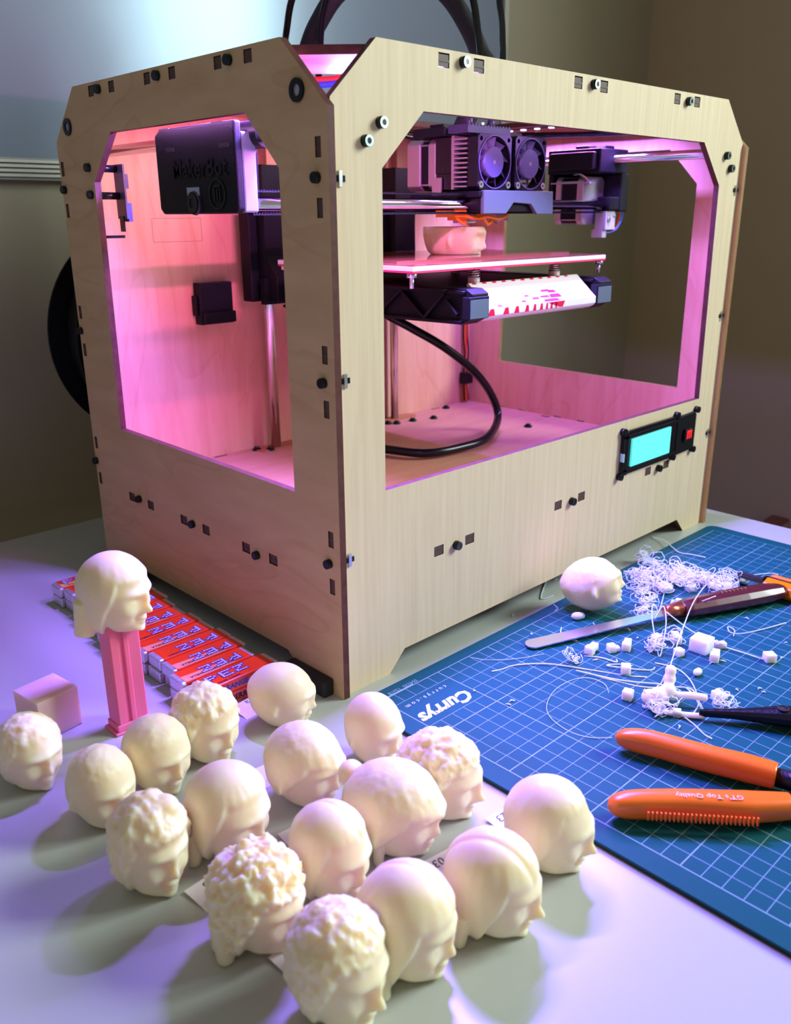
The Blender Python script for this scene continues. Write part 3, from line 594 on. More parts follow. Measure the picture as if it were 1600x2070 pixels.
for (x, t0, t1, wd) in ((.2570, .02, .12, .020), (.2450, .16, .24, .009), (.2560, .20, .27, .012), (.2680, .16, .30, .015), (.2620, .42, .50, .012), (.2700, .36, .46, .010), (.2380, .30, .36, .006), (.2300, .10, .17, .006), (.2, .02, .12, .006)):
    addpoly(facept, [(x, t0), (x + wd, t0 - .01), (x + wd * .9, t1), (x + .001, t1)])
for k in range(11):
    x = .192 + k * .0115; addpoly(facept, [(x, .94), (x + .005, .94), (x + .0045, 1.0), (x + .0005, 1.0)])
rp.build('red_pattern', redp, hbo)
# lift towers round the lift rods
for (x, y, z0, z1) in ((.1670, .288, .2150, .3270), (.3230, .288, .2150, .3290)):
    m = MB(); m.box(x - .0130, x + .0140, y - .0160, y - .0070, z0, z1); m.box(x - .0130, x - .0070, y - .016, y + .010, z0, z1); m.box(x + .0085, x + .0140, y - .016, y + .010, z0, z1)
    m.prism([(y - .030, z0 + .022), (y - .010, z0 + .045), (y - .010, z0), (y - .030, z0)], 'x', x - .012, x + .013)
    m.box(x - .022, x - .013, y - .006, y + .008, .215, .290)
    m.build('lift_tower', blackp, P, bevel=.0008)
MB().box(.150, .350, .2700, .2760, .2130, .2350).build('lift_crossbar', blackp, P)
MB().tube(smooth_path(CABLE, 8), .0040, 12).build('bed_cable', blackg, P)
# endstop board on stand-offs near the back of the left side
m = MB(); m.box(.0205, .0218, .2560, .2700, .2850, .3225, 0)
for (y, z) in ((.2660, .3195), (.2655, .3010)): m.cyl((T_, y, z), (.0205, y, z), .0026, n=14, mi=1); m.cyl((.0218, y, z), (.0250, y, z), .0018, n=10, mi=1)
m.box(.0218, .0262, .2600, .2680, .3060, .3160, 2); m.box(.0218, .0250, .2560, .2640, .2830, .2960, 2); m.box(.0195, .0205, .2600, .2660, .2760, .2870, 1); m.box(.006, .0215, .2640, .2665, .2715, .2735, 1)
m.build('sensor_board', [mat('board_blue_black', (0.05, 0.05, 0.09), 0.35), blackg, mat('switch_blue_black', (0.03, 0.04, 0.12), 0.4)], P)
# wiring in the back right corner and under the top frame
for (mm_, dx) in ((blackg, 0), (redw, .0022), (orgw, .0040), (blackg, .0055)):
    pts = [(.4540 - dx, .3030, z) for z in (.270, .24, .20, .16)] + [(.4545 - dx, .3020, .135), (.4530 - dx, .3015, .105), (.4560 - dx, .301, .0800)]
    for i in range(len(pts)): pts[i] = (pts[i][0] + .0012 * math.sin(i * 2.1 + dx * 800), pts[i][1], pts[i][2])
    MB().tube(smooth_path(pts, 6), .0010, 6).build('wire', mm_, P)
MB().box(.4440, .4580, .2960, .3050, .1000, .1130).build('cable_clip', blackg, P, bevel=.001)
for (mm_, pts, r) in ((redw, [(.010, .055, .3600), (.020, .040, .3560), (.032, .028, .3565), (.046, .020, .3600)], .0012), (bluew, [(.012, .060, .3580), (.024, .044, .3545), (.037, .030, .3550), (.048, .022, .3585)], .0016),
                      (bluew, [(.014, .064, .3560), (.028, .046, .3535), (.040, .032, .3550), (.050, .024, .3600)], .0010),
                      (blackg, [(.30, .275, .3620), (.34, .272, .3560), (.39, .262, .3570), (.425, .235, .3590), (.440, .180, .3580), (.446, .10, .3560), (.448, .045, .3560)], .0022),
                      (blackg, [(.20, .272, .3600), (.26, .276, .3590), (.33, .274, .3620), (.40, .268, .3600), (.442, .225, .3620), (.450, .13, .3580), (.452, .050, .3590)], .0016),
                      (orgw, [(.449, .085, .3570), (.450, .060, .3560), (.450, .040, .3555)], .0012), (cyanw, [(.446, .090, .3590), (.447, .060, .3580), (.447, .038, .3570)], .0012)):
    MB().tube(smooth_path(pts, 8), r, 8).build('wire', mm_, P)
MB().box(.350, .372, .262, .270, .3555, .3600).build('cable_tie_bundle', copper, P, bevel=.001)
# ---------------------------------------------------------------- filament spool hung behind the printer
sp = thing('filament_spool', 'black round filament spool hung flat behind the back of the wooden printer', 'spool', (.095, .345, .182))
m = MB()
for y in (.318, .372): m.cyl((.095, y, .187), (.095, y + .003, .187), .0965, n=72)
m.build('flange', blackp, sp); MB().cyl((.095, .321, .187), (.095, .372, .187), .080, n=48).build('wound_filament', mat('black_filament', (.02, .02, .02), .5, bump=1, bscale=300), sp)
MB().cyl((.095, .3118, .187), (.095, .380, .187), .012, n=20).build('hub', blackp, sp)

# ---------------------------------------------------------------- cutting mat
MX0, MX1, MY0, MY1 = -.0002, .4556, -.3010, -.0110
gm = bpy.data.materials.new('mat_green'); gm.use_nodes = True
b = gm.node_tree.nodes['Principled BSDF']; b.inputs['Base Color'].default_value = (0.003, 0.082, 0.094, 1); b.inputs['Roughness'].default_value = 0.5
b.inputs['Specular IOR Level'].default_value = 0.15
def rrect(x0, x1, y0, y1, r, n=6):
    o = []
    for (cx, cy, a) in ((x1 - r, y1 - r, 0), (x0 + r, y1 - r, 90), (x0 + r, y0 + r, 180), (x1 - r, y0 + r, 270)):
        for i in range(n + 1): t = math.radians(a + 90 * i / n); o.append((cx + r * math.cos(t), cy + r * math.sin(t)))
    return o
cm = thing('cutting_mat', 'green self-healing cutting mat with a fine pale grid in front of the printer', 'mat', (.22, -.16, 0))
MB().prism(rrect(MX0, MX1, MY0, MY1, .008), 'z', 0, .0013).build('base_layer', mat('mat_black', (.01, .01, .012), .5), cm)
MB().prism(rrect(MX0 + .0004, MX1 - .0004, MY0 + .0004, MY1 - .0004, .008), 'z', .0013, .0017).build('core_layer', mat('mat_core', (.55, .5, .6), .5), cm)
MB().prism(rrect(MX0, MX1, MY0, MY1, .008), 'z', .0017, .0029).build('top_layer', [gm], cm)
linem = mat('grid_print', (.24, .40, .47), .5)
g = MB(); ZT = .00295
GX0, GX1, GY0, GY1 = .0130, .4430, -.2907, -.0207
def hl(x0, x1, y, wd): g.add([(x0, y - wd, ZT), (x1, y - wd, ZT), (x1, y + wd, ZT), (x0, y + wd, ZT)], [(0, 1, 2, 3)])
def vl(x, y0, y1, wd): g.add([(x - wd, y0, ZT), (x + wd, y0, ZT), (x + wd, y1, ZT), (x - wd, y1, ZT)], [(0, 1, 2, 3)])
for i in range(44):
    x = GX0 + i * .01; wd = .00027 if i % 5 == 0 else .00014
    if 0 < i < 5: vl(x, GY1 - .0102, GY1, wd); vl(x, GY0, GY1 - .0400, wd)
    else: vl(x, GY0, GY1, wd)
for j in range(28):
    y = GY1 - j * .01; wd = .00027 if j % 5 == 0 else .00014
    if j in (2, 3): hl(GX0 + .05, GX1, y, wd)
    else: hl(GX0, GX1, y, wd)
hl(GX0, GX0 + .028, GY1 + .0007, .0004)
g.build('grid_lines', linem, cm)
pr = mat('mat_print', (.60, .60, .80), .5)
text('printed_name', 'Currys', .0155, pr, (.0385, -.0520, ZT), (-1, .0, 0), (0, -1, 0), cm, ex=.00003, shear=.35, bold=.0006)
text('printed_address', 'c u r r y s . c o m', .0048, pr, (.0365, -.0363, ZT), (-1, 0, 0), (0, -1, 0), cm, ex=.00003, spacing=1.05)
text('printed_size', 'S54235  12x18', .0042, mat('mat_print_dim', (.22, .38, .33), .5), (.0335, -.0180, ZT), (-1, 0, 0), (0, -1, 0), cm, ex=.00003)

# ---------------------------------------------------------------- printed heads
ico = bmesh.new(); bmesh.ops.create_icosphere(ico, subdivisions=6, radius=1)
IV = np.array([v.co[:] for v in ico.verts]); IF = [tuple(v.index for v in f.verts) for f in ico.faces]; ico.free()
def sstep(x, a, b): t = np.clip((x - a) / (b - a), 0, 1); return t * t * (3 - 2 * t)
def head_mesh(name, h=.0455, wd=.0180, ln=.0205, hair='short', hv=.0012, curl=0.0, cs=260, hairline=.55, nose=.78, chin=1.0, brow=1.0, legs=(), blobs=(), jaw=.20, beard=0.0, seed=0, cut=None, part=0, swoop=0, lift=0):
    d = IV; dx, dy, dz = d[:, 0], d[:, 1], d[:, 2]
    az = np.arctan2(dy, dx); el = np.arcsin(np.clip(dz, -1, 1))
    def G(a0, e0, sa, se):
        da = np.angle(np.exp(1j * (az - a0))); return np.exp(-(da / sa) ** 2 - ((el - e0) / se) ** 2)
    low = np.clip(-dz, 0, 1); fr = np.clip(dx, 0, 1); bk = np.clip(-dx, 0, 1)
    front = .5 + .5 * np.cos(az); rho = np.cos(el)
    a = ln * (1 + .10 * bk * sstep(dz, -.3, .5)); bw = wd * (1 - jaw * sstep(low, .1, 1.0))
    cz = h * .50; hh = np.where(dz > 0, h * .48, h * .52)
    ex = 1 - sstep(low, 0, .5) * (.30 + .28 * front ** 1.5)
    rp_ = np.maximum(rho, 1e-3) ** ex
    X = np.cos(az) * rp_ * a * (1 - .20 * sstep(low, .2, 1) * (1 - front)); Y = np.sin(az) * rp_ * bw; Z = cz + dz * hh
    X = X - .0012 * sstep(low, .0, .35) * (1 - sstep(low, .75, 1.)) * front
    R = np.zeros(len(d))
    R += .0016 * brow * (G(.38, .10, .33, .10) + G(-.38, .10, .33, .10)) + .0007 * G(0, .12, .2, .12)
    R -= .0030 * (G(.38, -.09, .20, .12) + G(-.38, -.09, .20, .12))
    R += .0016 * (G(.40, -.13, .12, .07) + G(-.40, -.13, .12, .07))
    R += nose * (.0022 * G(0, -.10, .09, .15) + .0052 * G(0, -.33, .115, .115) + .0016 * (G(.15, -.42, .08, .07) + G(-.15, -.42, .08, .07)))
    R += .0014 * (G(.62, -.36, .25, .16) + G(-.62, -.36, .25, .16))
    R -= .0014 * (G(.35, -.62, .12, .16) + G(-.35, -.62, .12, .16))
    R += .0021 * G(0, -.63, .24, .065) + .0019 * G(0, -.76, .20, .06) - .0016 * G(0, -.695, .26, .028) - .0010 * G(0, -.53, .14, .05)
    R -= .0012 * G(0, -.86, .22, .05); R += .0026 * chin * G(0, -.98, .34, .12)
    R += .0010 * (G(1.0, -.75, .35, .2) + G(-1.0, -.75, .35, .2))
    if hair in ('bald', 'short', 'bun'):
        for s_ in (-1, 1): R += .0034 * G(s_ * 1.55, -.18, .085, .17) - .0012 * G(s_ * 1.50, -.18, .05, .09)
    side = np.abs(az)
    hl_ = np.where(side < .9, hairline, hairline - (side - .9) * (1.9 if hair in ('long', 'curly') else .95))
    if swoop: hl_ = hl_ - swoop * np.exp(-((az - .5 * np.sign(swoop)) / .6) ** 2) * .45
    lowlim = {'bald': 9, 'short': -.55, 'bun': -.5, 'long': -9, 'curly': -.9}[hair]
    msk = sstep(el - hl_, -.10, .12)
    if lowlim < 5: msk = msk * sstep(el, lowlim - .1, lowlim + .05)
    else: msk = msk * 0
    noi = np.array([noise.fractal(Vector((x * cs * .01 + seed * 3.1, y * cs * .01, z * cs * .01)), .6, 2.1, 3) for x, y, z in zip(dx * 1.6, dy * 1.6, dz * 1.6)])
    strk = np.array([noise.noise(Vector((math.cos(q) * 5 + seed, math.sin(q) * 5, e * 1.2))) for q, e in zip(az, el)])
    R += msk * (hv * .75 + curl * .42 * noi + .00045 * strk * sstep(1.3 - np.abs(el), .1, .8) * (hair != 'bald'))
    if part: R -= msk * .0010 * np.exp(-((dy - .15 * part) / .07) ** 2) * (dz > .2)
    if hair == 'long': R += msk * .0020 * sstep(-dz, .0, .7)
    if beard: R += beard * sstep(-el, .55, .75) * fr * (1 + .6 * noi)
    R += .00012 * noi
    nrm = np.stack([dx / ln, dy / wd, dz / (h * .5)], 1); nrm /= np.linalg.norm(nrm, axis=1)[:, None]
    V = np.stack([X, Y, Z], 1) + nrm * R[:, None]
    V[:, 2] = np.maximum(V[:, 2], 0)
    if lift: V[:, 2] = np.maximum(V[:, 2] - lift, 0)
    if cut: V[:, 2] = np.minimum(V[:, 2], cut)
    mb = MB(); mb.add(V.tolist(), IF, 0, True)
    for (x0, y0, z0, x1, y1, r0, r1) in legs:
        mb.tube([(x0, y0, z0), (x0 * .6 + x1 * .4, y0 * .6 + y1 * .4, z0 * .55), (x1, y1, .0002)], [r0, (r0 + r1) / 2, r1], 14)
    for (x, y, z, r, sx, sy, sz) in blobs: mb.ball((x, y, z), r, 20, 14, 0, (sx, sy, sz))
    me = bpy.data.meshes.new(name); me.from_pydata(mb.v, [], mb.f)
    bm = bmesh.new(); bm.from_mesh(me); bmesh.ops.remove_doubles(bm, verts=bm.verts, dist=1e-7); bmesh.ops.recalc_face_normals(bm, faces=bm.faces); bm.to_mesh(me); bm.free()
    ob = bpy.data.objects.new(name, me); C.objects.link(ob)
    md = ob.modifiers.new('r', 'REMESH'); md.mode = 'VOXEL'; md.voxel_size = .00058; md.use_smooth_shade = True
    ms = ob.modifiers.new('s', 'SMOOTH'); ms.iterations = 5; ms.factor = .5
    dg = bpy.context.evaluated_depsgraph_get(); m2 = bpy.data.meshes.new_from_object(ob.evaluated_get(dg))
    bpy.data.objects.remove(ob); m2.name = name; m2.materials.clear(); m2.materials.append(absm)
    zs = min(v.co.z for v in m2.vertices); m2.transform(Matrix.Translation((0, 0, -zs)))
    return m2
def put_head(loc, rz, label, scale=1.0, rot=None, group='printed plastic heads set out on the table', **k):
    me = head_mesh('head_figurine', **k)
    o = bpy.data.objects.new('head_figurine', me); C.objects.link(o)
    if not rot and loc[2] == 0: loc = (loc[0] + .0012, loc[1] - .0010, 0); scale = .965
    o.location = loc; o.rotation_euler = rot if rot else (0, 0, math.radians(rz)); o.scale = (scale,) * 3
    tag(o, label, 'figurine', group); return o
G0 = 'printed plastic heads set out on the table'
put_head((-.1735, .0560, 0), -80, 'cream head farthest left, standing before the translucent pink cube', seed=1, hair='curly', hv=.0012, curl=.0018, cs=300, h=.0420, wd=.0165, ln=.0180)
put_head((-.1600, .0010, 0), -84, 'plain small cream head just right of the leftmost one, front of the left edge', seed=2, hair='short', hv=.0006, curl=.0008, h=.0425, wd=.0165, ln=.0180, nose=.8, blobs=((-.0190, .004, .020, .0035, 1, 1, 1.3),))
put_head((-.1265, .0060, 0), -82, 'smooth cream head with tiny knots on its back, right in front of the pink stick', seed=3, hair='short', hv=.0009, curl=.0005, h=.0425, wd=.0175, ln=.0185, nose=.8, blobs=((-.0190, .006, .030, .0028, 1, 1, 1), (-.0215, .003, .018, .0022, 1, 1, 1)))
put_head((-.0935, .0110, 0), -80, 'cream head with ruffled hair, in front of the candy packs near the pink stick', seed=4, hair='curly', hv=.0018, curl=.0042, cs=230, h=.0450, wd=.0180, ln=.0195, hairline=.45)
put_head((-.0430, .0090, 0), -50, 'bald egg-like cream head by the black rubber foot of the printer', seed=5, hair='bald', h=.0400, wd=.0175, ln=.0200, nose=.7)
put_head((-.0295, -.0570, 0), -86, 'bald long-faced pinkish head at the corner of the green mat', seed=6, hair='bald', h=.0425, wd=.0160, ln=.0172, brow=1.4)
put_head((-.0780, -.0570, 0), -72, 'head with a smooth side-swept fringe, middle of the far rows', seed=7, hair='short', hv=.0022, curl=.0006, hairline=.30, swoop=1, h=.0440, wd=.0180, ln=.0200)
put_head((-.0350, -.1130, 0), -68, 'head with a rough short haircut and clear profile beside the mat edge', seed=8, hair='short', hv=.0030, curl=.0040, cs=300, hairline=.42, h=.0455, wd=.0185, ln=.0205, nose=1.15, chin=1.2)
put_head((-.1270, -.0620, 0), -74, 'long-haired head with one hair strand reaching the table, third row left', seed=9, hair='long', hv=.0022, h=.0470, wd=.0190, ln=.0200, legs=((-.008, -.0165, .018, -.008, -.0180, .0050, .0030), (-.008, .0165, .018, -.008, .0180, .0050, .0035)))
put_head((-.1650, -.0570, 0), -84, 'tall lumpy-haired head at the left of the front rows, beside slip 26', seed=10, hair='curly', hv=.0030, curl=.0036, cs=190, hairline=.40, h=.0470, wd=.0165, ln=.0180, blobs=((.006, .006, .0430, .0060, 1.2, 1, .8),))
put_head((-.0700, -.1150, 0), -66, 'wide head with a round bun behind and a deep swept wave of hair', seed=11, hair='bun', hv=.0032, curl=.0008, hairline=.22, swoop=1, h=.0455, wd=.0195, ln=.0225, blobs=((-.0245, .004, .0330, .0068, 1, 1, 1), (-.0245, -.004, .0180, .0040, 1, 1, 1.4)), legs=((.000, -.0185, .026, -.002, -.0150, .0040, .0025),))
put_head((-.1105, -.1170, 0), -80, 'slim long-haired head with pointed locks, behind the two front heads', seed=12, hair='long', hv=.0014, h=.0470, wd=.0170, ln=.0185, legs=((-.006, .0165, .016, -.004, .0190, .0040, .0024),), part=1)
put_head((-.0270, -.1730, 0), -70, 'smooth-capped head with a hair strand behind the jaw, nearest the mat edge', seed=13, hair='long', hv=.0010, hairline=.62, h=.0465, wd=.0185, ln=.0200, legs=((-.0125, -.0150, .016, -.0120, -.0160, .0040, .0026),), nose=1.15, chin=1.25, brow=1.2)
put_head((-.0735, -.1790, 0), -72, 'head with straight parted hair over the eye, right of the front row', seed=14, hair='long', hv=.0022, hairline=.34, part=-1, h=.0460, wd=.0182, ln=.0198, legs=((-.0070, -.0170, .016, -.0080, -.0185, .0045, .0030), (-.010, .0165, .016, -.010, .0175, .0045, .0028)), nose=1.2, chin=1.3)
put_head((-.1490, -.1170, 0), -72, 'head with tight curly ringlets hanging to the table beside slip 26', seed=15, hair='curly', hv=.0034, curl=.0080, cs=330, hairline=.36, h=.0450, wd=.0178, ln=.0195, legs=((-.0080, -.0165, .020, -.0060, -.0170, .0050, .0038), (-.0130, -.012, .020, -.0130, -.0130, .0040, .0034)))
put_head((-.1150, -.1700, 0), -70, 'smooth long-haired head with one thick foot-like lock at the front edge', seed=16, hair='long', hv=.0026, hairline=.30, h=.0490, wd=.0178, ln=.0190, legs=((-.0060, -.0165, .020, -.0020, -.0190, .0058, .0030),), part=1)
put_head((-.1478, -.1660, 0), -80, 'wavy-haired head nearest the camera at the bottom of the picture', seed=17, hair='curly', hv=.0024, curl=.0030, cs=330, hairline=.42, h=.0490, wd=.0182, ln=.0190, nose=1.1)
o = put_head((.2150, -.0440, .0029 + .0042), 0, 'printed head lying on its side on the green mat beside the white fibres', seed=18, hair='short', hv=.0008, curl=.0003, hairline=.7, h=.0390, wd=.0180, ln=.0215, chin=1.3, rot=(math.radians(-8), math.radians(-20), math.radians(-50)))
del o['group']
o = put_head((.2480, .1380, .2556), -60, 'half-printed pinkish head standing on the build plate under the nozzle', seed=19, hair='short', hv=.0010, h=.0500, wd=.0200, ln=.0245, lift=.0100, cut=.0215, jaw=.1)
del o['group']
# dispenser
dp = thing('candy_dispenser', 'pink candy dispenser stick with a long-haired cream head on top', 'dispenser', (-.1095, .0690, 0))
m = MB(); x0, x1, y0, y1 = -.1185, -.0990, .0630, .0760
prof_ = [(x0, y0 + .0010), (x0 + .001, y0), (x0 + .0052, y0), (x0 + .0058, y0 + .0012), (x0 + .0082, y0 + .0012), (x0 + .0088, y0 - .0002), (x0 + .0112, y0 - .0002), (x0 + .0118, y0 + .0008), (x1 - .001, y0 + .0008), (x1, y0 + .002), (x1, y1 - .001), (x1 - .001, y1), (x0 + .001, y1), (x0, y1 - .001)]
m.prism(prof_, 'z', .0020, .0700); m.build('stem', pinkp, dp)
m = MB(); m.prism([(x0 - .0028, y0 - .0012), (x1 + .0005, y0 - .0012), (x1 + .0005, y1 + .0010), (x0 - .0028, y1 + .0010)], 'z', 0, .0018); m.prism([(x0 - .0010, y0 - .0005), (x1, y0 - .0005), (x1, y1), (x0 - .0010, y1)], 'z', .0018, .0060); m.build('base', pinkp, dp, bevel=.0006)
me = head_mesh('head', seed=21, hair='long', hv=.0020, hairline=.40, h=.0450, wd=.0175, ln=.0200, legs=((-.0110, -.0130, .020, -.0120, -.0150, .0062, .0058), (-.0110, .0130, .020, -.0120, .0150, .0062, .0058)), chin=1.3, nose=1.1)
ho = bpy.data.objects.new('head', me); C.objects.link(ho); ho.parent = dp; ho.location = (.0015, .001, .0640); ho.rotation_euler = (0, 0, math.radians(-62)); lab(ho, 'cream plastic head with long hair hanging at its back')
del ho['label']; lab(ho, 'cream long-haired plastic head')
# calibration cube
cu = MB(); cu.box(-.0130, .0130, -.0130, .0130, 0, .0255); o = cu.build('printed_cube', plastic('pink_translucent', (0.88, 0.62, 0.60)), bevel=.0005)
o.location = (-.1432, .1015, 0); o.rotation_euler = (0, 0, math.radians(8)); tag(o, 'small translucent pinkish cube on the table behind the leftmost head', 'cube')

# ---------------------------------------------------------------- candy packs
PL, PW, PH = .0550, .0166, .0084
LET = {'P': ['1110', '1001', '1110', '1000', '1000'], 'E': ['1111', '1000', '1110', '1000', '1111'], 'Z': ['1111', '0010', '0100', '1000', '1111']}
def logo_mesh():
    m = MB(); bw_, bh = .0020, .0015
    for i, c in enumerate('PEZ'):
        for r, row in enumerate(LET[c]):
            for k, ch in enumerate(row):
                if ch == '1':
                    x = (i - 1) * .0104 + (k - 1.5) * bw_; y = (2 - r) * bh
                    m.add([(x - bw_ * .80, y - bh * .85, 0), (x + bw_ * .80, y - bh * .85, 0), (x + bw_ * .80, y + bh * .85, 0), (x - bw_ * .80, y + bh * .85, 0)], [(0, 1, 2, 3)], 0)
                    m.add([(x - bw_ * .42, y - bh * .34, .00006), (x + bw_ * .42, y - bh * .34, .00006), (x + bw_ * .42, y + bh * .34, .00006), (x - bw_ * .42, y + bh * .34, .00006)], [(0, 1, 2, 3)], 1)
    return m
lg_ = logo_mesh(); lgo = lg_.build('printed_name', [lblue, lwhite]); logo_me = lgo.data; bpy.data.objects.remove(lgo)
fm = MB(); fm.box(-PL / 2, PL / 2, -PW / 2 + .0003, PW / 2 - .0003, .0002, PH - .0002); fo_ = fm.build('foil', foil, bevel=.0012); foil_me = fo_.data; bpy.data.objects.remove(fo_)
def label_mesh(mats, mixt):
    m = MB(); a = PL / 2 - .0030
    m.box(-a, a, -PW / 2, PW / 2, 0, PH)
    if mixt:
        z = PH + .00004
        m.add([(-a, -PW / 2 + .0005, z), (a * .55, -PW / 2 + .0005, z), (a * .1, -PW * .12, z), (-a, -PW * .02, z)], [(0, 1, 2, 3)], 1)
    o = m.build('label_sleeve', mats, bevel=.0010); me = o.data; bpy.data.objects.remove(o); return me
lab_me = [label_mesh([lab_r, lab_r], 0), label_mesh([lab_r, lab_p], 1), label_mesh([lab_r, lab_y], 1)]
KIND = ['plain red', 'red and peach', 'red and yellow']
tcur = {}
def tmesh(s, size, m, bold=0):
    if (s, size) not in tcur:
        o = text('small_print', s, size, m, (0, 0, 0), (1, 0, 0), (0, 1, 0), None, ex=0, bold=bold); tcur[(s, size)] = o.data; bpy.data.objects.remove(o)
    return tcur[(s, size)]
def put(me, name, parent, loc, rot=(0, 0, 0)):
    o = bpy.data.objects.new(name, me); C.objects.link(o); o.parent = parent; o.location = loc; o.rotation_euler = rot; return o
def pack(x, y, z, rz, kind, label, flip):
    t = thing('candy_pack', label, 'candy', (x, y, z), rz, 'foil-wrapped candy packs stacked two high', local=True)
    put(foil_me, 'foil', t, (0, 0, 0)); put(lab_me[kind], 'label_sleeve', t, (0, 0, 0))
    sg = -1 if flip else 1
    put(logo_me, 'printed_name', t, (-.006 * sg if not flip else .004, .0016 * sg, PH + .0001), (0, 0, PI if flip else 0))
    if kind: put(tmesh('STRAWBERRY-VANILLA', .0030, lbrown, .0001), 'small_print', t, (-.004, -.0052, PH + .00012), (0, 0, PI if flip else 0))
    else: put(tmesh('ORANGE CANDY', .0026, lbrown, .0001), 'small_print', t, (-.010, -.0058, PH + .00012), (0, 0, PI if flip else 0))
    return t
offs = [.0, -.0050, -.0005, -.0010, -.0035, -.0020, -.0045, -.0030, .0005, .0010, .0040, .0045, .0030]
kinds = [0, 1, 1, 0, 1, 0, 1, 0, 0, 1, 0, 0, 2]
ordn = ['nearest the heads', 'second', 'third', 'fourth', 'fifth', 'sixth', 'seventh', 'eighth', 'ninth', 'tenth', 'eleventh', 'twelfth', 'last']
for i in range(13):
    y = .0535 + i * .0174; x = -.0430 + offs[i]
    pos = 'row ' + ordn[i] if i in (0, 12) else ordn[i] + ' row from the heads'
    lo = pack(x + random.uniform(-.001, .001), y, 0, 0, 2 if i == 0 else random.choice([0, 1, 2]), 'candy pack, lower one of its pair, ' + pos, False)
    up = pack(x + random.uniform(-.001, .001), y - .0002, PH, random.uniform(-.012, .012), kinds[i], KIND[kinds[i]] + ' candy pack, upper one of its pair, ' + pos, i > 0 and i < 11)
    if i == 0:
        put(tmesh('STRAWBERRY-VANILLA', .0052, inkm, .0002), 'small_print', lo, (.000, -PW / 2 - .00008, PH * .48), (PI / 2, 0, 0))
        put(tmesh('ORANGE CANDY', .0050, lblue, .0002), 'small_print', up, (.003, -PW / 2 - .00008, PH * .50), (PI / 2, 0, 0))
# paper slips
def slip(x, y, rz, s, label, ty=0.0, tv=0.0, tilt=3, z=.0010, wd=.017, dp_=.0125):
    m = MB(); m.box(-wd / 2, wd / 2, -dp_ / 2, dp_ / 2, 0, .00015); m.add([(-wd / 2, -dp_ / 2, .0001), (wd / 2, -dp_ / 2, .0001), (wd / 2, -dp_ / 2 - .005, -.0006), (-wd / 2, -dp_ / 2 - .005, -.0006)], [(0, 1, 2, 3)])
    o = m.build('paper_slip', papm); o.location = (x, y, z); o.rotation_euler = (math.radians(tilt), 0, math.radians(rz)); tag(o, label, 'paper')
    if s:
        t = text('handwriting', s, .0066, inkm, (ty, tv, .0002), (-1, 0, 0), (0, -1, 0), None, ex=.00002, shear=.1); t.parent = o
    return o
slip(-.1490, -.0787, 4, '26', 'numbered paper slip 26 beside the curly ringlet head', ty=.0025, tv=.0022)
slip(-.0975, -.0790, -6, 'J', 'paper slip with one pen stroke between the long-haired heads in the middle', ty=.0040, tv=.0025)
slip(-.0605, -.1425, -8, '03', 'numbered paper slip 03 behind the parted-hair head', ty=-.0030, tv=.0020)
slip(-.0165, -.1425, -4, '23', 'numbered paper slip half hidden behind the head nearest the mat edge', ty=-.0010, tv=.0020)
slip(-.0775, -.0275, -5, '7', 'paper slip beside the fringe-haired head with a penned 7', ty=.0010, tv=.0030)
slip(-.0495, .0355, 4, 'a', 'paper slip lying before the nearest candy pack', ty=.0040, tv=.0030, wd=.0150)
slip(-.1440, -.1350, 2, '', 'small corner of a paper slip behind the nearest head')
# ---------------------------------------------------------------- tools on the mat
ZM = .0030
# palette knife
k0 = Vector((.1310, -.0405, .0065)); k1 = Vector((.2400, -.0895, .0120)); k2 = Vector((.3560, -.1400, .0120))
kd = (Vector((k2.x, k2.y, 0)) - Vector((k0.x, k0.y, 0))).normalized(); kn = Vector((-kd.y, kd.x, 0))
kn_o = thing('palette_knife', 'palette knife with a rounded steel blade and dark maroon wooden handle on the mat', 'knife', (k1.x, k1.y, ZM))
m = MB(); Pp = []; N = 26; wds = []
for i in range(N + 1):
    t = i / N; x = .0062 * (1 - math.cos(PI / 2 * min(1, i / 12))) if i <= 12 else .0062 + .1118 * (i - 12) / (N - 12)
    w_ = .0062 * math.sqrt(max(0, 1 - (1 - min(1, x / .0062)) ** 2)) if x < .0062 else .0062 - .0022 * ((x - .0062) / .112)
    wds.append((x, max(w_, .0002)))
vs = []
for x, w_ in wds:
    for s_ in (-1, 1):
        for zz in (0, .0009): vs.append(Vector((k0.x, k0.y, .0042)) + kd * x + kn * w_ * s_ + Vector((0, 0, zz + .0052 * x / .118)))
fs = []
for i in range(N):
    a = i * 4; b_ = a + 4
    fs += [(a, b_, b_ + 1, a + 1), (a + 2, a + 3, b_ + 3, b_ + 2), (a + 1, b_ + 1, b_ + 3, a + 3), (a, a + 2, b_ + 2, b_)]
fs += [(0, 1, 3, 2), (N * 4, N * 4 + 2, N * 4 + 3, N * 4 + 1)]
m.add(vs, fs, 0); m.build('blade', mat('satin_steel', (.72, .72, .76), .22, metal=1.0), kn_o)
hs = Vector((k0.x, k0.y, .0105)) + kd * .114
m = MB(); m.tube([hs, hs + kd * .002, hs + kd * .014], [.0040, .0048, .0062], 18); m.build('ferrule', copper, kn_o)
m = MB(); hpts = [(.014, .0062), (.020, .0072), (.040, .0078), (.070, .0082), (.092, .0078), (.104, .0066), (.110, .0040)]
vs = []
for (x, r) in hpts:
    for i in range(10):
        t = 2 * PI * (i + .5) / 10; vs.append(hs + kd * x + kn * r * 1.25 * math.cos(t) + Vector((0, 0, r * .92 * math.sin(t))))
fs = [(j * 10 + i, j * 10 + (i + 1) % 10, (j + 1) * 10 + (i + 1) % 10, (j + 1) * 10 + i) for j in range(len(hpts) - 1) for i in range(10)] + [tuple(reversed(range(10))), tuple(range(len(hpts) * 10 - 10, len(hpts) * 10))]
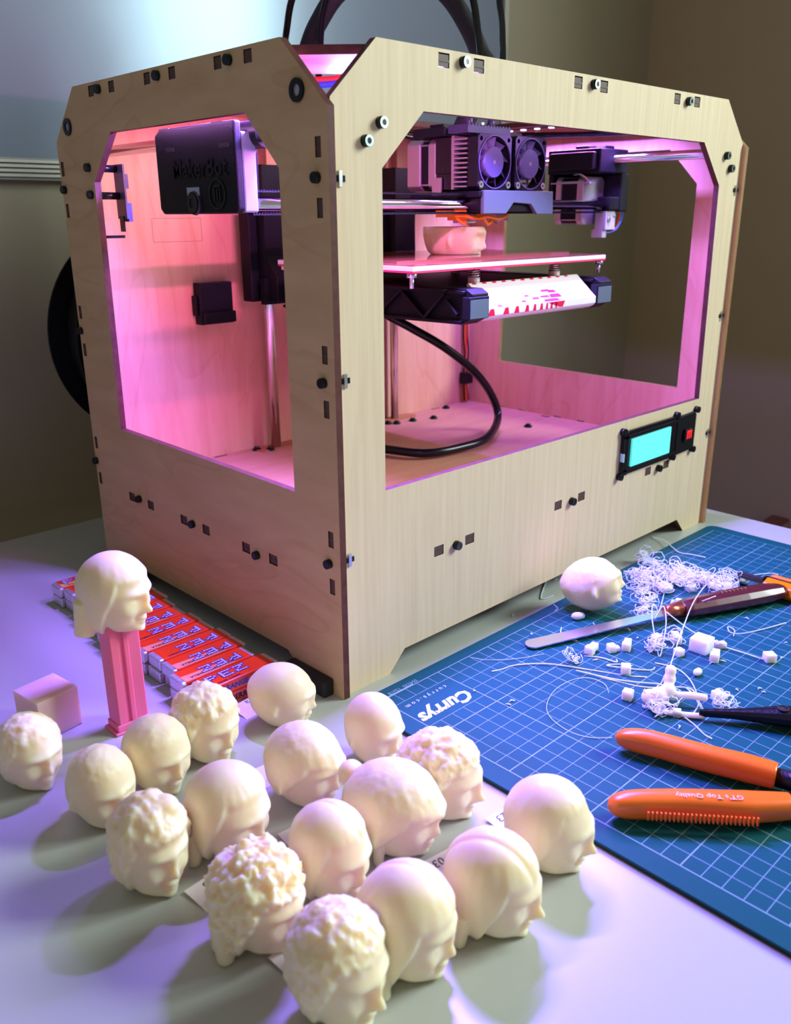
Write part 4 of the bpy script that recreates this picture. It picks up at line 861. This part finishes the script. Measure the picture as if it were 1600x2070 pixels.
m.add(vs, fs); hd = m.build('handle', maroon, kn_o, bevel=.0006)
m = MB()
for k in range(7):
    c_ = hs + kd * (.050 + .0036 * k) + Vector((0, 0, .0076))
    m.obox(c_ + kn * .0006, kd * .0011, kn * .0003, (0, 0, .0004)); m.obox(c_ - kn * .0006, kd * .0004, kn * .0008, (0, 0, .0004))
m.build('worn_gold_stamp', gold, kn_o)
# orange snap-off cutter
cx = .3440
ct = thing('snap_off_cutter', 'orange snap-off cutter with a dark metal channel pointing left-up, at the right edge', 'cutter', (cx, -.14, ZM))
for sx in (-1, 1):
    m = MB(); m.prism([(cx + sx * .0022, ZM + .0020), (cx + sx * .0105, ZM + .0006), (cx + sx * .0120, ZM + .0040), (cx + sx * .0110, ZM + .0100), (cx + sx * .0022, ZM + .0120)], 'y', -.260, -.1150)
    m.build('body_half', orangeb, ct, bevel=.0012, seg=3)
MB().box(cx - .0024, cx + .0024, -.255, -.1120, ZM + .0015, ZM + .0105).build('slot', blackg, ct)
m = MB(); m.prism([(cx - .0085, -.1150), (cx - .0085, -.0960), (cx - .0045, -.0900), (cx + .0055, -.0905), (cx + .0070, -.0940), (cx + .0070, -.1150)], 'z', ZM + .0030, ZM + .0065, 0)
m.box(cx - .0090, cx - .0080, -.1150, -.0960, ZM + .0030, ZM + .0075, 1); m.box(cx + .0020, cx + .0030, -.1150, -.0880, ZM + .0065, ZM + .0080, 1)
m.build('blade_channel', [pblack, steel], ct, bevel=.0002)
# long-nose pliers (black)
ln_o = thing('needle_nose_pliers', 'black long-nose pliers with pointed tips entering from the right edge of the mat', 'pliers', (.17, -.21, ZM))
a0 = Vector((.1320, -.1675, ZM + .0045)); ad_ = Vector((.058, -.0800, 0)).normalized(); an = Vector((-ad_.y, ad_.x, 0))
prf = [(0, .0012, .0018), (.006, .0019, .0024), (.022, .0034, .0038), (.036, .0054, .0052), (.044, .0068, .0062), (.060, .0080, .0070), (.085, .0095, .0072), (.095, .0110, .0060)]
for s_ in (-1, 1):
    m = MB(); vs = []
    for (x, w_, h_) in prf:
        c0 = a0 + ad_ * x
        for (q, z_) in ((.0002, -.0030), (.6 * w_, -h_ * .55), (w_, -.0005), (w_, h_ * .45), (.65 * w_, h_ * .85), (.0002, h_)): vs.append(c0 + an * q * s_ + Vector((0, 0, z_ + h_ * .2)))
    fs = [(j * 6 + i, j * 6 + (i + 1) % 6, (j + 1) * 6 + (i + 1) % 6, (j + 1) * 6 + i) for j in range(len(prf) - 1) for i in range(6)] + [tuple(range(6)), tuple(range(len(prf) * 6 - 6, len(prf) * 6))]
    m.add(vs, fs); m.build('jaw', pblack, ln_o, bevel=.0003)
pc = a0 + ad_ * .100
m = MB(); m.cyl((pc.x, pc.y, ZM), (pc.x, pc.y, ZM + .012), .0115, .0105, 24); m.build('pivot', pblack, ln_o)
m = MB()
c0 = a0 + ad_ * .046 + Vector((0, 0, .0071)); m.ring(c0 + Vector((0, 0, .0002)), (0, 0, 1), .0026, .0034, .0006, 20); m.cyl(c0, c0 + Vector((0, 0, .0004)), .0026, n=20)
m.build('wire_hole', rubber, ln_o)
for s_ in (-1, 1):
    m = MB(); m.tube(smooth_path([pc + an * .006 * s_, pc + ad_ * .03 + an * .016 * s_ + Vector((0, 0, .003)), pc + ad_ * .08 + an * .022 * s_ + Vector((0, 0, .003))], 6), .0060, 12); m.build('handle', blackp, ln_o)
# orange-handled nippers
def handle(pts, wds, hts, name, parent, m_, zc=.0080, n=20):
    pts = smooth_path([Vector((x, y, zc + ZM)) for x, y in pts], 8); L = len(pts); vs = []
    for i, p in enumerate(pts):
        t = i / (L - 1) * (len(wds) - 1); k = min(int(t), len(wds) - 2); f = t - k
        w_ = wds[k] * (1 - f) + wds[k + 1] * f; h_ = hts[k] * (1 - f) + hts[k + 1] * f
        if i < 7: q = math.sqrt(max(0.002, 1 - ((7 - i) / 7) ** 2)); w_ *= q; h_ *= q
        tg = (pts[min(i + 1, L - 1)] - pts[max(i - 1, 0)]).normalized(); nn = Vector((-tg.y, tg.x, 0))
        for j in range(n):
            a = 2 * PI * j / n; ca, sa = math.cos(a), math.sin(a)
            e = .75
            vs.append(p + nn * w_ * (abs(ca) ** e) * (1 if ca > 0 else -1) + Vector((0, 0, h_ * (abs(sa) ** e) * (1 if sa > 0 else -1))))
    fs = [(i * n + j, i * n + (j + 1) % n, (i + 1) * n + (j + 1) % n, (i + 1) * n + j) for i in range(L - 1) for j in range(n)]
    mb = MB(); mb.add(vs, fs, 0, True); mb.add([vs[j] for j in range(n)], [tuple(range(n))]); mb.add([vs[(L - 1) * n + j] for j in range(n)], [tuple(range(n))])
    return mb.build(name, m_, parent)
npo = thing('orange_handled_pliers', 'open pliers with two orange vinyl grips lying on the lower right of the mat', 'pliers', (.09, -.22, ZM))
handle([(.0705, -.1490), (.0790, -.1660), (.0870, -.1920), (.0950, -.2140), (.0990, -.2270)], [.0055, .0062, .0066, .0070, .0066], [.0060, .0066, .0068, .0068, .0062], 'grip', npo, orangeh)
g2 = handle([(.0165, -.1790), (.0290, -.1900), (.0450, -.2060), (.0640, -.2270), (.0800, -.2420)], [.0058, .0063, .0068, .0078, .0062], [.0062, .0068, .0070, .0068, .0058], 'grip', npo, orangeh)
m = MB()
for k in range(26):
    t = k / 25; x = .0280 + t * .034; y = -.1935 - t * .0385
    d_ = Vector((.034, -.0385, 0)).normalized(); nn = Vector((-d_.y, d_.x, 0)); c0 = Vector((x, y, ZM + .0080)) - nn * .0060
    m.obox(c0 - nn * (-.0005 + .0008 * t), d_ * .00035, nn * .0007, (0, 0, .0022))
m.build('grip_ribs', orangeh, npo)
text('printed_brand', "GT's Top Quality", .0046, mat('grip_print', (.85, .6, .45), .4), (.0500, -.2145, ZM + .0148), (-.66, .75, 0), (-.75, -.66, 0), npo, ex=.00015)
m = MB(); m.tube([(.0990, -.2260, ZM + .007), (.1050, -.2430, ZM + .007), (.1090, -.2600, ZM + .007)], [.0050, .0058, .0075], 12); m.tube([(.0790, -.2410, ZM + .007), (.0920, -.2510, ZM + .007), (.1060, -.2620, ZM + .007)], [.0048, .0055, .0075], 12)
m.cyl((.1090, -.2640, ZM), (.1090, -.2640, ZM + .012), .0110, n=24); m.build('steel_tang', pblack, npo)
m = MB(); m.tube([(.112, -.268, ZM + .006), (.120, -.285, ZM + .006), (.124, -.300, ZM + .006)], [.0090, .0080, .0020], 12); m.build('cutting_jaw', pblack, npo)

# ---------------------------------------------------------------- scraps
def lbit(x, y, rz, s=1.0, kind=0, rx=0):
    m = MB()
    if kind == 0: m.box(-.0050, .0050, -.0028, .0028, 0, .0055); m.box(-.0050, 0, -.0028, .0048, 0, .0055)
    elif kind == 1: m.box(-.0045, .0015, -.0030, .0030, 0, .0062); m.box(.0015, .0052, -.0020, .0026, 0, .0038)
    elif kind == 2: m.box(-.0062, .0062, -.0062, .0062, 0, .0100)
    elif kind == 3: m.ball((0, 0, .003), .0036, 10, 6, 0, (1.4, .9, .8)); m.ball((.0035, .001, .0025), .0024, 10, 6, 0, (1, 1, 1))
    elif kind == 4: m.box(-.0032, .0032, -.0030, .0030, 0, .0055)
    elif kind == 5: m.box(-.0055, -.0008, -.0030, .0030, 0, .0060); m.box(-.0008, .0055, -.0024, .0024, .0008, .0055)
    o = m.build('plastic_bit', absw, bevel=.0003 if kind != 3 else 0, seg=1); o.location = (x, y, ZM); o.rotation_euler = (0, 0, math.radians(rz)); o.scale = (s,) * 3
    return o
BL = ['rounded white plastic bit left of the lying head', 'white L-shaped bit between lying head and fibre pile', 'white bit under the front of the fibre pile', 'left half of the touching white pair beyond the knife handle',
      'right half of the touching white pair beyond the knife handle', 'L-shaped white bit beside the orange cutter', 'stepped white bit nearest the knife tip', 'second white bit from the knife tip along the blade', 'third white bit from the knife tip along the blade',
      'white bit tangled in loops below the copper ferrule', 'white stepped bit just below the start of the maroon handle', 'largest white cube among the scraps', 'white bit touching the right side of the largest cube', 'white bit touching the lower front of the largest cube',
      'white bit with a torn flake, left of the largest cube', 'lone white bit in the middle of the grid below the knife', 'small white blob below the largest cube', 'lone white bit farthest right on the grid', 'white bit left of the melted plastic lump', 'white bit above the pliers tip', 'small white bit on the melted strand']
BK = [3, 0, 4, 4, 4, 5, 5, 1, 5, 4, 5, 2, 0, 5, 4, 1, 3, 4, 1, 1, 4]
BS = [1, .95, .9, .9, 1, 1, 1, .9, 1, .95, 1, 1, .8, 1, .9, 1, .8, 1.1, 1, 1, .75]
for i, (x, y) in enumerate(BITS):
    o = lbit(x, y, -40 + (i * 53) % 90, BS[i] * 1.0, BK[i]); tag(o, BL[i], 'scrap', 'white support scraps on the mat')
SL = ['straight white strand crossing the knife ferrule', 'long white strand running down the mat from the fibre pile', 'straight strand from the ferrule to the farthest right bit', 'long curved strand sweeping left below the knife', 'strand bending down beside the pliers tip, double line',
      'large thin circular strand loop in the mat centre', 'curved strand arching round the scraps to the pliers', 'short curved strand beside the arching one', 'strand running down to the upper orange grip', 'curled strand lying below the maroon handle',
      'faint strand along the mat border near the knife tip', 'hooked strand below the knife blade', 'strand reaching from under the printer onto the mat corner', 'short strand lying beyond the orange cutter', 'thin loop around the lying head chin',
      'small hooked strand end in the grid centre', 'looped strand coil over the knife ferrule', 'wavy strand between blade and lone bit', 'short curl left of the lying head', 'short strand beside the printer foot line', 'tiny strand on the table strip by the mat']
for i, s_ in enumerate(STRANDS):
    zz = [ZM + .0006 + .0006 * math.sin(j * 1.7 + i) for j in range(len(s_))]
    if i in (0, 1, 2): zz = [ZM + .0015 + .0165 * math.exp(-((j - [2, 1, 0][i]) ** 2) * 1.2) * (1 if i != 2 else .6) for j in range(len(s_))]
    if i == 16: zz = [.0135, .0185, .0150, .006, .004, .007, .0135, .0175, .012]
    if i >= 19: zz = [.0008 + (0.0022 if a[1] < -.011 else 0) for a in s_]
    if i == 12: zz = [.0010, .0030, .0040, .0045, .0040, .0042]
    m = MB(); m.tube(smooth_path([(a, b_, c) for (a, b_), c in zip(s_, zz)], 7), .00045 if i not in (5, 10) else .00025, 6)
    o = m.build('plastic_strand', absw); tag(o, SL[i], 'strand', 'loose plastic strands')
def tangle(pts, n, r, hgt, name, label, seed, rr=.00034):
    rnd = random.Random(seed); m = MB()
    for i in range(n):
        bx_, by_ = rnd.choice(pts); x = bx_ + rnd.gauss(0, r * .6); y = by_ + rnd.gauss(0, r * .6); z = ZM + .001 + abs(rnd.gauss(0, hgt * .5)); P_ = []
        a = rnd.uniform(0, 6.28); ra = rnd.uniform(.0015, .0060); tilt = rnd.uniform(.2, 1.3); ta = rnd.uniform(0, 6.28); arc_ = rnd.uniform(2.5, 8)
        for j in range(11):
            t = a + arc_ * j / 10; q = ra * (1 + .3 * math.sin(j)); u = math.cos(t) * q; v = math.sin(t) * q
            P_.append((x + u * math.cos(ta) - v * math.sin(ta) * math.cos(tilt), y + u * math.sin(ta) + v * math.cos(ta) * math.cos(tilt), max(ZM + .0005, z + v * math.sin(tilt) + ra * .6)))
        m.tube(P_, rr, 5)
    o = m.build(name, absw); tag(o, label, 'fibres', kind='stuff'); return o
tangle(PILE, 300, .0075, .0070, 'fibre_pile', 'tangled pile of thin white plastic fibres behind the knife', 3)
tangle(PILE2, 70, .0050, .0080, 'fibre_pile', 'loose white fibres hanging round the face of the lying head', 4)
TL = ['small white fibre tangle beside the ferrule loop', 'tiny white fibre knot below the knife blade', 'fibres around the melted plastic lump', 'fibres right of the melted lump', 'flattened fibres at the mat border behind the lying head', 'wispy fibres at the mat border near the printer', 'fibres at the tip of the black pliers', 'fibre wisps by the touching pair of cubes']
for i, q in enumerate(TANGLES): tangle([q], (26, 7, 34, 14, 22, 16, 14, 8)[i], (.0035, .002, .0065, .004, .006, .005, .005, .003)[i], .0025, 'fibre_tangle', TL[i], 10 + i)
# melted lumps among fibre pile
m = MB()
for (x, y) in PILE[2:7]: m.ball((x, y, ZM + .004), .0050, 10, 7, 0, (1.2, 1.3, .8))
o = m.build('plastic_slab', absw); tag(o, 'flat white slab buried under the fibre pile', 'scrap')
# melted lump (extruded blob with a tail)
m = MB(); q0 = Vector((.1308, -.1440, ZM))
for (dx, dy, dz, r) in ((-.004, .006, .0045, .0052), (0, .002, .0055, .0058), (.005, -.001, .0085, .0048), (.009, .001, .0140, .0040), (.0105, .0015, .0190, .0036)): m.ball(tuple(q0 + Vector((dx, dy, dz))), r, 16, 10)
m.tube(smooth_path([q0 + Vector((.004, -.002, .006)), q0 + Vector((.011, -.012, .007)), q0 + Vector((.016, -.021, .007))], 5), .0024, 10)
m.tube(smooth_path([q0 + Vector((-.010, .004, .002)), q0 + Vector((-.009, -.006, .002)), q0 + Vector((-.002, -.018, .002)), q0 + Vector((.004, -.026, .002))], 6), [.0012] + [.0019] * 17 + [.0010], 8)
me = None
o = m.build('melted_lump', absw); tag(o, 'glossy blob of melted white plastic with a tail above the orange grip', 'scrap')
md = o.modifiers.new('r', 'REMESH'); md.mode = 'VOXEL'; md.voxel_size = .0006; md.use_smooth_shade = True
ms = o.modifiers.new('s', 'SMOOTH'); ms.iterations = 12; ms.factor = .6
# crumbs
m = MB()
for i, (x, y) in enumerate(SPECKS):
    on_mat = y < MY1 and x < MX1
    a = (i * 2.4) % 6.28; c0 = Vector((x, y, (ZM if on_mat else 0) + .0006)); L_ = .0012 + .0016 * ((i * 37) % 10) / 10
    m.tube([c0 - Vector((math.cos(a), math.sin(a), 0)) * L_, c0 + Vector((.0004, .0002, .0004)), c0 + Vector((math.cos(a + .7), math.sin(a + .7), 0)) * L_], [.0004, .0005, .0003], 6)
tag(m.build('plastic_crumbs', absw), 'tiny white plastic crumbs and thread ends strewn over mat and table', 'crumbs', kind='stuff')
